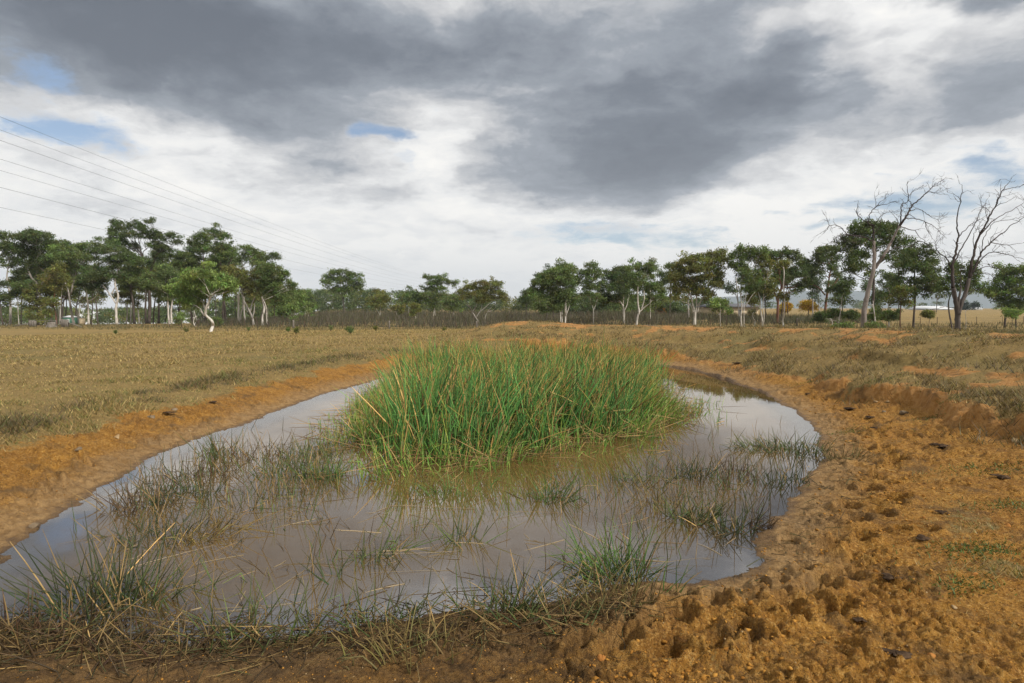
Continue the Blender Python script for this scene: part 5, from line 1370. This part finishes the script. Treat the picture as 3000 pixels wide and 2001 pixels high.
# ------------------------------------------------------------------ stones, clods, dung
def build_clods():
    r = np.random.default_rng(61)
    protos = [lump_mesh('c', r, 1, 0.62, 0.6, (1, r.uniform(.7, 1))) for _ in range(10)]
    def place(n, X, Y, S):
        z, d, g, e = land(X, Y)
        k = (d > 0.06) & (g < 0.45)
        V, T = [], []; m = 0
        for x, y, zz, s in zip(X[k], Y[k], z[k], S[k]):
            v, t = protos[r.integers(0, 10)]
            a = r.uniform(0, 6.28); ca, sa = math.cos(a), math.sin(a)
            w = v * s; w = np.stack([w[:, 0] * ca - w[:, 1] * sa, w[:, 0] * sa + w[:, 1] * ca, w[:, 2]], 1)
            V.append(w + np.array([x, y, zz + s * 0.02])); T.append(t + m); m += len(v)
        return np.concatenate(V), np.concatenate(T)
    n = 7000
    R = np.exp(r.uniform(math.log(2.9), math.log(17), n)); A = np.radians(r.uniform(-46, 46, n))
    X, Y = R * np.sin(A), R * np.cos(A)
    S = 0.008 + 0.024 * r.uniform(0, 1, n) ** 3 + 0.0009 * R
    nb = 1500                                  # heavier broken clods along the cattle track
    Yb = 2.9 + 10 * r.uniform(0, 1, nb) ** 1.5
    Xb = np.interp(Yb, [2.9, 4.5, 6, 8, 10, 13], [0.8, 2.7, 4.1, 5.2, 6.0, 6.6]) + r.normal(0, .38, nb)
    Sb = 0.015 + 0.060 * r.uniform(0, 1, nb) ** 2.8
    V, T = place(n, np.concatenate([X, Xb]), np.concatenate([Y, Yb]), np.concatenate([S, Sb]))
    tag(obj('mud_clods', mesh_np('mud_clods', V, [T], None, False), M['clod']), 'crumbled ochre mud clods scattered over the bare banks', 'clods', kind='stuff')
    n = 1500
    R = np.exp(r.uniform(math.log(3), math.log(15), n)); A = np.radians(r.uniform(-46, 46, n))
    S = 0.007 + 0.022 * r.uniform(0, 1, n) ** 3
    V, T = place(n, R * np.sin(A), R * np.cos(A), S)
    tag(obj('gravel', mesh_np('gravel', V, [T], None, False), M['stone']), 'small pale pebbles bedded in the ochre banks', 'gravel', kind='stuff')
build_clods()

def surf(x, y):
    """ground point seen at a display pixel"""
    z = 0.0
    for _ in range(8):
        p = dz(x, y, z); z = 0.5 * z + 0.5 * gz(p[0], p[1])
    p = dz(x, y, z); return np.array([p[0], p[1], gz(p[0], p[1])])
STONES = [(1380, 1512, .075, 'stone_o', 'ochre stone on the bottom edge below the straw clump'), (2138, 1502, .05, 'stone_o', 'rounded orange stone at the bottom right'), (2312, 1208, .07, 'stone_o', 'bright orange stone near the right edge'),
          (1992, 1445, .05, 'stone_o', 'small orange stone on the grey patch, lower right'), (2122, 1190, .05, 'stone_o', 'small ochre stone left of the green moss, right bank'), (2076, 950, .17, 'stone_g', 'larger grey stone below the right scarp'),
          (2010, 925, .10, 'stone', 'left pale stone by the grass tuft under the scarp'), (2040, 922, .11, 'stone', 'right pale stone by the grass tuft under the scarp'), (2030, 946, .10, 'stone_g', 'flat grey stone between scarp and mud'),
          (345, 955, .16, 'stone_g', 'flat grey stone on the left bank by the grass edge'), (400, 942, .14, 'stone_g', 'pair-marking dark flat stone upper left bank'), (270, 1000, .13, 'stone', 'pale flat stone at the grass edge, left bank'),
          (435, 990, .09, 'stone', 'pale stone in the orange strip, left bank'), (180, 1040, .12, 'stone_g', 'grey stone among grass near the left edge'), (78, 1210, .13, 'stone_g', 'brown stone sitting in the water at the left shore'),
          (1330, 770, .20, 'stone', 'pale stone on the far crest beyond the reeds'), (1660, 1255, .05, 'stone', 'small pale stone at the right water edge'), (2190, 1395, .045, 'stone', 'pale pebble low on the right bank'),
          (1910, 1420, .06, 'stone_o', 'ochre stone by the deep hoof hole'), (2240, 1320, .05, 'stone_o', 'orange stone halfway down the right edge'), (1855, 1075, .09, 'stone', 'pale block of stone beside the shore stalks'),
          (1750, 800, .20, 'stone', 'pale stone on the grassy bench, right bank'), (1600, 1505, .05, 'stone_o', 'small ochre stone on the bottom edge, right of centre'), (2330, 1010, .16, 'stone', 'pale stone under the scarp at the right edge')]
rs = np.random.default_rng(71)
for (x, y, s, mt, lab) in STONES:
    p = surf(x, y)
    V, T = lump_mesh('stone', rs, 2, rs.uniform(.5, .75), 0.22, (1, rs.uniform(.65, .95)))
    o = obj('stone', mesh_np('stone', V * s * 1.05, [T], None, False), M[mt], None, p + np.array([0, 0, s * .05]))
    o.rotation_euler = (0, 0, rs.uniform(0, 6.28))
    tag(o, lab.replace('pair-marking dark', 'second'), 'stone', 'loose stones on the banks')
DUNG = [(2160, 1028, .30, 'long dark dung pat high on the right bank'), (2120, 1240, .17, 'dark dung pat left of the mossy patch, right bank'), (2165, 1180, .14, 'small dark dung pat above the mossy patch'), (2045, 1335, .17, 'dark dung pat low on the right mud'),
        (1975, 1430, .09, 'small dark dung crumbs at the lower right'), (1855, 905, .26, 'dark dung pat beyond the right water edge'), (1950, 940, .30, 'broad dark dung pat on the cattle track'), (1995, 962, .24, 'dark dung pat right of the broad pat on the track'),
        (2010, 985, .20, 'small dung pat below the track pats'), (1690, 838, .34, 'far dark dung pat below the bench'), (490, 925, .22, 'dark dung pat on the left bank'), (385, 955, .24, 'dark dung by flat stones, left bank'), (2300, 1100, .22, 'dark dung pat near the right edge'),
        (2055, 1508, .16, 'dark clotted dung on the bottom edge, right')]
for (x, y, s, lab) in DUNG:
    p = surf(x, y)
    mbd = MB(); 
    for q in range(11):
        V, T = lump_mesh('d', rs, 2, 0.17, 0.9, (1, rs.uniform(.6, 1)))
        k = s * rs.uniform(.45, .8); o2 = np.clip(rs.normal(0, .17 * s, 2), -.28 * s, .28 * s)
        mbd.add(V * k + np.array([o2[0], o2[1] * .7, rs.uniform(0, .06) * s]), None, T)
    o = obj('dung_pat', mbd.mesh('dung_pat'), M['dung'], None, p + np.array([0, 0, 0.016]))
    tag(o, lab, 'dung', 'cattle dung on the banks')
MOSS = [(2250, 1265, 0.20, 700), (2020, 905, .30, 500), (2265, 1075, .28, 500), (1955, 990, .2, 300), (2330, 1160, .2, 400), (2210, 1350, .14, 300), (1850, 880, .3, 300), (2150, 955, .25, 300)]
def build_moss():
    r = np.random.default_rng(72); B = []
    for (x, y, s, n) in MOSS:
        p = surf(x, y); q = r.normal(0, 1, (n, 2)) * np.array([s, s * .5]); B.append(p[:2] + q)
    B = np.concatenate(B); z = land(B[:, 0], B[:, 1])[0]; m = len(B)
    c = np.array([0.085, 0.12, 0.022]) * np.exp(r.normal(0, .3, (m, 1))) * np.ones((1, 3))
    V, T, C = blade_arrays(r, np.stack([B[:, 0], B[:, 1], z - .004], 1), r.uniform(.01, .035, m), np.full(m, .012), 1.0, c)
    tag(obj('green_pick', mesh_np('green_pick', V, [T], {'col': C}), M['stem']), 'small patches of fresh green grass on the bare right bank', 'grass', kind='stuff')
build_moss()

# ------------------------------------------------------------------ fence, gate, buildings, cables
FY = 95.0
def gpx(px, Y):
    x = (px - 1500) / F * Y; return np.array([x, Y, gz(x, Y)])
def build_fence():
    r = np.random.default_rng(81)
    steel = [fpx('L1', x, 0)[0] for x in (1170, 1515, 1825, 2000)] + [fpx('L2', x, 0)[0] for x in (245, 400, 620, 865, 1040, 1205, 1370, 1500, 1660, 1970)] + \
            [fpx('C', x, 0)[0] for x in (240, 350, 447, 530, 620, 710, 800, 993, 1072, 1160, 1233, 1325, 1400, 1480, 1640, 1740, 1812, 1900, 1980, 2050, 2115)] + \
            [fpx('Z3', x, 0)[0] for x in (450, 530, 610, 685, 770, 850, 940, 1045, 1140, 1285, 1400, 1520, 1640, 1780, 1900, 2050, 2200)] + [fpx('R4', x, 0)[0] for x in (90, 240, 400, 560, 760, 940, 1130, 1270, 1600, 1815, 1990)]
    timber = [fpx('L2', 1830, 0)[0], fpx('C', 155, 0)[0], fpx('C', 889, 0)[0], fpx('C', 1558, 0)[0], fpx('C', 2198, 0)[0], fpx('R4', 100, 0)[0]]
    root = empty('wire_fence', gpx(800, FY), 'post and wire fence running across the far field', 'fence')
    loc = np.array(root.location)
    mb = MB(); mb.box((-.028, -.028, -.2), (.028, .028, 1.22)); mb.box((-.045, -.008, .1), (.045, .008, 1.2))
    me = mb.mesh('steel_post', False); me.materials.append(M['steel'])
    for px in steel:
        o = obj('steel_post', me, None, root, gpx(px, FY) - loc); o.rotation_euler = (r.normal(0, .03), r.normal(0, .04), r.uniform(0, 3))
    for px in timber:
        mt = MB(); mt.tube([(0, 0, -.2), (.01, 0, .5), (0, .01, 1.0), (.012, 0, 1.32)], [.14, .13, .125, .12], 7, wob=.12, r=r)
        o = obj('timber_post', mt.mesh('timber_post', False), M['timber'], root, gpx(px, FY) - loc); o.rotation_euler = (0, r.normal(0, .03), r.uniform(0, 3))
    allp = sorted([p for p in steel + timber] + [fpx('L1', 1040, 0)[0], 3100])
    for h in (.25, .55, .85, 1.12):
        mw = MB(); mw.tube([gpx(p, FY) - loc + np.array([0, .03, h]) for p in allp], .007, 4)
        obj('wire', mw.mesh('wire'), M['wire'], root)
build_fence()

def build_gate():
    r = np.random.default_rng(82); Y = 93.0; sc = .2296 * Y / F
    def post(x0, x1, ytop, stay, lab):
        c = gpx(fpx('L1', (x0 + x1) / 2, 0)[0], Y)
        h = at(*fpx('L1', x0, ytop), Y)[2] - c[2]; w = (x1 - x0) * sc * .5
        root = empty('gate_post', c, lab, 'gate post')
        mb = MB()
        for q in range(4):
            mb.box((-w + q * w * .5 + .01, -.22 + .03 * (q % 2), -.2), (-w + (q + 1) * w * .5 - .01, .22 - .03 * (q % 2), h * (1, .93, .97, .88)[q]), jit=.03, r=r)
        obj('post', mb.mesh('post', False), M['timber'], root)
        a = at(*fpx('L1', *stay[0]), Y) - c; b = gpx(fpx('L1', stay[1][0], 0)[0], Y) - c
        ms = MB(); ms.tube([a, (a + b) / 2 + np.array([0, 0, .03]), b + np.array([0, 0, .05])], [.085, .09, .09], 7, wob=.1, r=r)
        obj('stay', ms.mesh('stay', False), M['timber'], root)
    post(378, 458, 1300, ((385, 1335), (170, 1425)), 'weathered stump-like gate post with stay sloping left')
    post(788, 872, 1285, ((865, 1330), (1040, 1405)), 'weathered stump-like gate post with stay sloping right')
    c = gpx(fpx('L1', 460, 0)[0], Y)
    root = empty('gate', c, 'low pipe gate hung between the two old posts', 'gate')
    L = (718 - 462) * sc; H = at(*fpx('L1', 462, 1304), Y)[2] - c[2]
    for nm, a, b, rd in [('top_rail', (0, 0, H), (L, 0, H), .045), ('bottom_rail', (0, 0, .25), (L, 0, .22), .03), ('stile', (0.04, 0, .2), (.04, 0, H), .035), ('stile', (L, 0, 0), (L, 0, H + .05), .045), ('brace', (0.05, 0, .25), (L * .95, 0, H), .02), ('mid_rail', (0, 0, H * .6), (L, 0, H * .58), .018)]:
        mb = MB(); mb.tube([a, tuple((np.array(a) + np.array(b)) / 2), b], rd, 6)
        obj(nm, mb.mesh(nm), M['timber' if rd > .03 else 'steel'], root)
    c = gpx(fpx('L1', 660, 0)[0], Y - 1)
    mb = MB(); mb.tube([(0, 0, -.2), (0, 0, .2), (.03, 0, .55), (0, 0, .8)], [.78, .7, .62, .6], 12, wob=.22, r=r)
    for q in range(6):
        a = q * 1.05; mb.tube([(0, 0, .3), (.6 * math.cos(a), .6 * math.sin(a), .1), (.95 * math.cos(a), .95 * math.sin(a), -.1)], [.2, .16, .05], 6)
    tag(obj('tree_stump', mb.mesh('tree_stump', False), M['timber'], None, c), 'grey old tree stump in front of the gate', 'stump')
    c = gpx(fpx('L1', 75, 0)[0], Y)
    root = empty('braced_post', c, 'thin steel post with brace left of the gate', 'post')
    for nm, b in (('post', (0, 0, 1.25)), ('brace', (.75, 0, 1.0))):
        mb = MB(); a = (0, 0, -.1); mb.tube([a, tuple(np.array(b) / 2), b], .035, 6); obj(nm, mb.mesh(nm), M['steel'], root)
    c = gpx(1575 + 0 * 1, 88)
    p = at(*fpx('Z3', 1072, 800), 60); z = gz(p[0], 60)
    mb = MB(); mb.tube([(-1.0, 0, .16), (-.3, .05, .17), (.5, 0, .15), (1.0, .05, .13)], [.12, .13, .11, .08], 8, wob=.1, r=r)
    tag(obj('fallen_log', mb.mesh('fallen_log'), M['timber'], None, np.array([p[0], 60, max(z, p[2] - .15)])), 'short pale fallen log lying on the far crest', 'log')
build_gate()

def house(name, label, Y, px0, px1, pyw, pyr, depth, wallm, roofm, wins, cat='house', verandah=False):
    a, b = at(px0, pyw, Y), at(px1, pyw, Y); zt = a[2]; zr = at(px0, pyr, Y)[2]
    g = gz((a[0] + b[0]) / 2, Y) - .3
    w = b[0] - a[0]; loc = np.array([(a[0] + b[0]) / 2, Y, g])
    root = empty(name, loc, label, cat)
    h = zt - g; hr = zr - g
    mb = MB(); mb.box((-w / 2, 0, 0), (w / 2, depth, h)); obj('wall', mb.mesh('wall', False), M[wallm], root)
    mb = MB(); o = min(.04 * w + .25, .05 * w + .05)
    mb.V = []; V = [(-w / 2 - o, -o, h + .01), (w / 2 + o, -o, h + .01), (w / 2 + o, depth + o, h + .01), (-w / 2 - o, depth + o, h + .01), (-w / 2 + depth * .3, depth / 2, hr), (w / 2 - depth * .3, depth / 2, hr)]
    mb.add(V, [(0, 1, 5, 4), (2, 3, 4, 5), (3, 2, 1, 0)], [(1, 2, 5), (3, 0, 4)])
    rf = obj('roof', mb.mesh('roof', False), M[roofm], root)
    for (u0, u1, v0, v1, nm) in wins:
        mb = MB(); mb.box((-w / 2 + u0 * w, -.06, v0 * h), (-w / 2 + u1 * w, .02, v1 * h)); f = obj(nm, mb.mesh(nm, False), M['wall_w'], root)
        mp = MB(); i = .08; mp.box((-w / 2 + u0 * w + i, -.075, v0 * h + i), (-w / 2 + u1 * w - i, -.05, v1 * h - i)); obj('pane' if nm == 'window' else 'door_leaf', mp.mesh('pane', False), M['pane'], f)
    return root
W5 = [(u, u + .08, .45, .8, 'window') for u in (.08, .24, .56, .72, .86)] + [(.42, .47, .1, .8, 'door')]
house('farm_house', 'long white farmhouse far off between the two dead trees', 430, fpx('R4', 1105, 0)[0], fpx('R4', 1395, 0)[0], 500 + 1158 * .3507, 500 + 1130 * .3507, 9, 'wall_w', 'roof_w', W5)
house('farm_shed', 'low pale shed beside the two round conifers', 440, fpx('R4', 1535, 0)[0], fpx('R4', 1650, 0)[0], 500 + 1152 * .3507, 500 + 1134 * .3507, 7, 'wall_w', 'roof_w', [(.2, .35, .1, .8, 'door')], 'shed')
house('cottage', 'cream cottage with grey roof hidden behind the right-hand row', 165, fpx('R3', 800, 0)[0], fpx('R3', 1580, 0)[0], 700 + 978 * .2042, 700 + 925 * .2042, 7, 'wall_c', 'roof_g', [(.48, .53, .45, .75, 'window'), (.15, .22, .45, .75, 'window'), (.85, .92, .4, .75, 'window'), (.64, .69, .1, .75, 'door')], 'house')
house('iron_shed', 'small green shed with pale roof behind the right gate post', 128, fpx('L1', 790, 0)[0], fpx('L1', 905, 0)[0], 640 + 1262 * .2296, 640 + 1236 * .2296, 2.4, 'green', 'roof_w', [(.55, .8, .1, .8, 'door')], 'shed')
house('water_hut', 'tiny cream hut right of the small green shed', 150, fpx('L1', 950, 0)[0], fpx('L1', 1015, 0)[0], 640 + 1272 * .2296, 640 + 1262 * .2296, 2, 'wall_c', 'roof_g', [(.3, .6, .1, .8, 'door')], 'hut')

def build_cables():
    r = np.random.default_rng(91)
    names = ['highest overhead cable crossing the upper left sky', 'second highest overhead cable in the left sky', 'third overhead cable from the top in the left sky', 'middle overhead cable in the left sky', 'third overhead cable from the bottom in the left sky', 'second lowest overhead cable in the left sky', 'lowest overhead cable passing behind the tallest gum']
    spec = [(268, 20, 955, 628), (298, 20, 960, 632), (322, 16, 965, 640), (365, 16, 965, 647), (391, 16, 960, 652), (430, 12, 950, 657), (476, 12, 940, 662)]
    for (yl, h, xf, yf), nm in zip(spec, names):
        up = 903 - yl * DS; Y0 = h * F / up; p0 = at(0, yl * DS, Y0)
        upf = 903 - yf * DS; Y1 = (h + 2) * F / upf; p1 = at(xf * DS, yf * DS, Y1)
        v = (p1 - p0); t = np.linspace(-0.25, 1.6, 60)
        pts = p0[None] + t[:, None] * v[None]
        pts[:, 2] += -2.6 * (1 - (2 * np.clip(t, -.25, 1.25) - 1) ** 2) * 0.5
        mb = MB(); mb.tube(pts - p0, .015, 5)
        tag(obj('power_cable', mb.mesh('power_cable'), M['wire'], None, p0), nm, 'cable', 'overhead cables in the left sky')
    for k, (ya, yb, nm) in enumerate([(705, 662, 'upper distribution cable behind the dead tree at right'), (716, 672, 'second distribution cable behind the dead tree at right'), (900, 852, 'low distribution cable behind the right-hand gums')]):
        p0, p1 = at(*fpx('R4', 1000, ya + 12), 110), at(*fpx('R4', 2100, yb), 80)
        t = np.linspace(-.1, 1.4, 30)[:, None]; pts = p0 + t * (p1 - p0); pts[:, 2] -= .6 * (1 - (2 * t[:, 0] - 1) ** 2)
        mb = MB(); mb.tube(pts - p0, .014, 5)
        tag(obj('power_cable', mb.mesh('power_cable'), M['wire'], None, p0), nm, 'cable', 'distribution cables at the right')
    p = at(*fpx('R4', 1270, 1050), 260); g = gz(p[0], 260); root = empty('utility_pole', (p[0], 260, g), 'slim utility pole in front of the far white farmhouse', 'utility pole')
    mb = MB(); mb.tube([(0, 0, -.3), (0, 0, 4), (0, 0, p[2] - g)], [.17, .15, .12], 8); obj('pole', mb.mesh('pole'), M['timber'], root)
    mb = MB(); mb.box((-1.1, -.06, p[2] - g - .6), (1.1, .06, p[2] - g - .45)); obj('crossarm', mb.mesh('crossarm', False), M['timber'], root)
build_cables()

# ------------------------------------------------------------------ saplings, shrubs and dead stems
for k, (fr, x, y, hh, Y, lab) in enumerate([('C', 440, 745, 42, 62, 'bushy green weed in the dry field below the umbrella gum'), ('C', 175, 830, 52, 40, 'thin twiggy weed at the front of the dry field'), ('C', 590, 830, 60, 38, 'tall wispy weed in the middle of the dry field'),
        ('C', 783, 740, 40, 60, 'slim weed in the dry field under the V-trunked gum'), ('C', 115, 755, 28, 58, 'low round weed at the left of the middle field'), ('L2', 465, 1530, 75, 60, 'low leafy weed left of the lone white gum'), ('L1', 1470, 1510, 45, 60, 'small dry weed in the field below the forked gum'),
        ('L2', 1760, 1520, 60, 62, 'rounded weed right of the lone white gum'), ('L2', 1250, 1470, 50, 70, 'dry thistle-like weed right of the lone white gum'), ('C', 1310, 765, 26, 55, 'small weed on the field beside the far crest'), ('C', 560, 730, 28, 66, 'pale bushy weed right of the bushy green weed')]):
    sc = FR[fr][2]; px, py = fpx(fr, x, y); p = gpx(px, Y)
    r = np.random.default_rng(700 + k); H = hh * sc * Y / F
    root = empty('field_weed', p, lab, 'weed', 'weeds dotted over the dry field')
    mb = MB(); pads = []
    for q in range(6):
        a = r.uniform(0, 6.28); e = np.array([math.cos(a) * H * .3, math.sin(a) * H * .3, H * r.uniform(.55, 1)])
        mb.tube(smooth_path([np.zeros(3), e * .5 + r.normal(0, .04 * H, 3), e], 2), np.linspace(.016, .006, 5), 4); pads.append((*e, H * .16, H * .16, H * .14)); pads.append((*(e * .6), H * .14, H * .14, H * .12))
    obj('stem', mb.mesh('stem'), M['dark'], root)
    V, Q, C = leaf_cloud(r, pads, .10, .12, .35, GREEN['olive' if k % 2 else 'mid'], per=9)
    obj('foliage', mesh_np('foliage', V, [Q], {'col': C}), M['leaf'], root)
for k, (x, y, rx, ry, Y, lab) in enumerate([(300, 1215, 60, 26, 85, 'low dark shrub left of the pale dead tree'), (420, 1205, 70, 30, 82, 'wide dark green shrub left of the pale dead tree'), (560, 1215, 56, 30, 78, 'dark green shrub just left of the dead trunk'), (760, 1205, 60, 34, 70, 'bright-edged shrub just right of the dead trunk'), (860, 1215, 64, 34, 74, 'dense dark shrub right of the dead trunk'),
        (1195, 1200, 36, 20, 80, 'thin brown bush between the dead trees'), (490, 1315, 60, 14, 50, 'creeping green bramble on the crest left of dead trunk'), (720, 1310, 70, 18, 48, 'green bramble at the foot of the pale dead tree'), (1900, 1200, 70, 36, 70, 'green bush at the right edge below the dark gum')]):
    r = np.random.default_rng(800 + k)
    gum(lab, 'R4', Y, [[(x, y + ry + 10), (x + 2, y + ry * .3), (x, y - ry * .2)]], 4, [(x + r.uniform(-.7, .7) * rx, y + r.uniform(-.5, .6) * ry, rx * .45, ry * .55) for _ in range(8)], 'dark', ['dark', 'mid', 'dark', 'mid', 'dark', 'olive', 'mid', 'mid', 'bright'][k], seed=800 + k, name='shrub', cat='shrub', leaf=.22, dens=.8)
gum('low olive shrub in the shade behind the gate', 'L1', 100, [[(490, 1330), (490, 1290), (488, 1250)]], 10, [(490, 1240, 80, 40), (430, 1275, 50, 36), (550, 1270, 50, 40)], 'dark', 'olive', seed=820, name='shrub', cat='shrub', leaf=.3)
gum('small green shrub at the feet of the twin white gums', 'L2', 101, [[(370, 1340), (368, 1310), (370, 1285)]], 8, [(365, 1275, 44, 30), (340, 1300, 30, 24), (395, 1300, 30, 24)], 'dark', 'bright', seed=821, name='shrub', cat='shrub', leaf=.25)
gum('bushy green sapling right of the lone gum trunk', 'L2', 97, [[(860, 1360), (860, 1330), (855, 1300)]], 8, [(855, 1300, 50, 28), (820, 1320, 34, 24), (890, 1320, 30, 24)], 'dark', 'mid', seed=822, name='shrub', cat='shrub', leaf=.25)
for k, (pts, w, Y, mt, fr, lab) in enumerate([([(388, 1312), (395, 1280), (390, 1240)], 8, 52, 'white', 'R4', 'short bleached stick standing left of the pale dead tree'), ([(756, 1308), (752, 1240), (742, 1160), (735, 1090)], 9, 53, 'white', 'R4', 'crooked bleached dead stem right of the pale dead tree'),
        ([(440, 1260), (462, 1180), (480, 1040)], 6, 75, 'grey', 'R4', 'thin leaning bare stem left of the pale dead tree'), ([(600, 1395), (560, 1350), (555, 1300), (580, 1240)], 14, 99, 'white', 'L2', 'broken white stump stem left of the lone white gum'), ([(570, 1335), (620, 1290), (690, 1240)], 14, 99, 'dark', 'L2', 'dark fallen branch leaning behind the lone white gum'),
        ([(1508, 1320), (1512, 1260), (1505, 1190), (1520, 1160)], 5, 60, 'grey', 'R4', 'thin pale dead stem right of the dark dead tree')]):
    r = np.random.default_rng(900 + k); sc = FR[fr][2] * Y / F
    q = np.array([at(*fpx(fr, x, y), Y) for x, y in pts]); loc = np.array([q[0, 0], Y, gz(q[0, 0], Y)])
    q[0, 2] = min(q[0, 2], loc[2] - .1); mb = MB(); p = smooth_path(q - loc, 5); mb.tube(p, np.linspace(w, w * .5, len(p)) * sc * .5, 7, wob=.1, r=r)
    for s_ in range(4):
        i = r.integers(3, len(p)); v = unit(r.normal(0, 1, 3) + np.array([0, 0, .8])); mb.tube(np.array([p[i], p[i] + v * .25, p[i] + v * .5 + r.normal(0, .06, 3)]), np.array([.3, .2, .1]) * w * sc, 4)
    tag(obj('dead_sapling', mb.mesh('dead_sapling'), M[mt], None, loc), lab, 'dead sapling')

# ------------------------------------------------------------------ air between here and the range
def build_haze():
    m, N, out = new_mat('thin_blue_air')
    v = N.n('ShaderNodeVolumePrincipled')
    v.inputs['Color'].default_value = (0.82, 0.90, 1.0, 1)
    v.inputs['Density'].default_value = 0.00014
    N.l(v.outputs[0], out.inputs['Volume'])
    mb = MB(); mb.box((-9500, -9500, -12), (9500, 9500, 520))
    tag(obj('haze', mb.mesh('haze', False), m), 'thin bluish haze in the air', 'haze', kind='stuff')
build_haze()
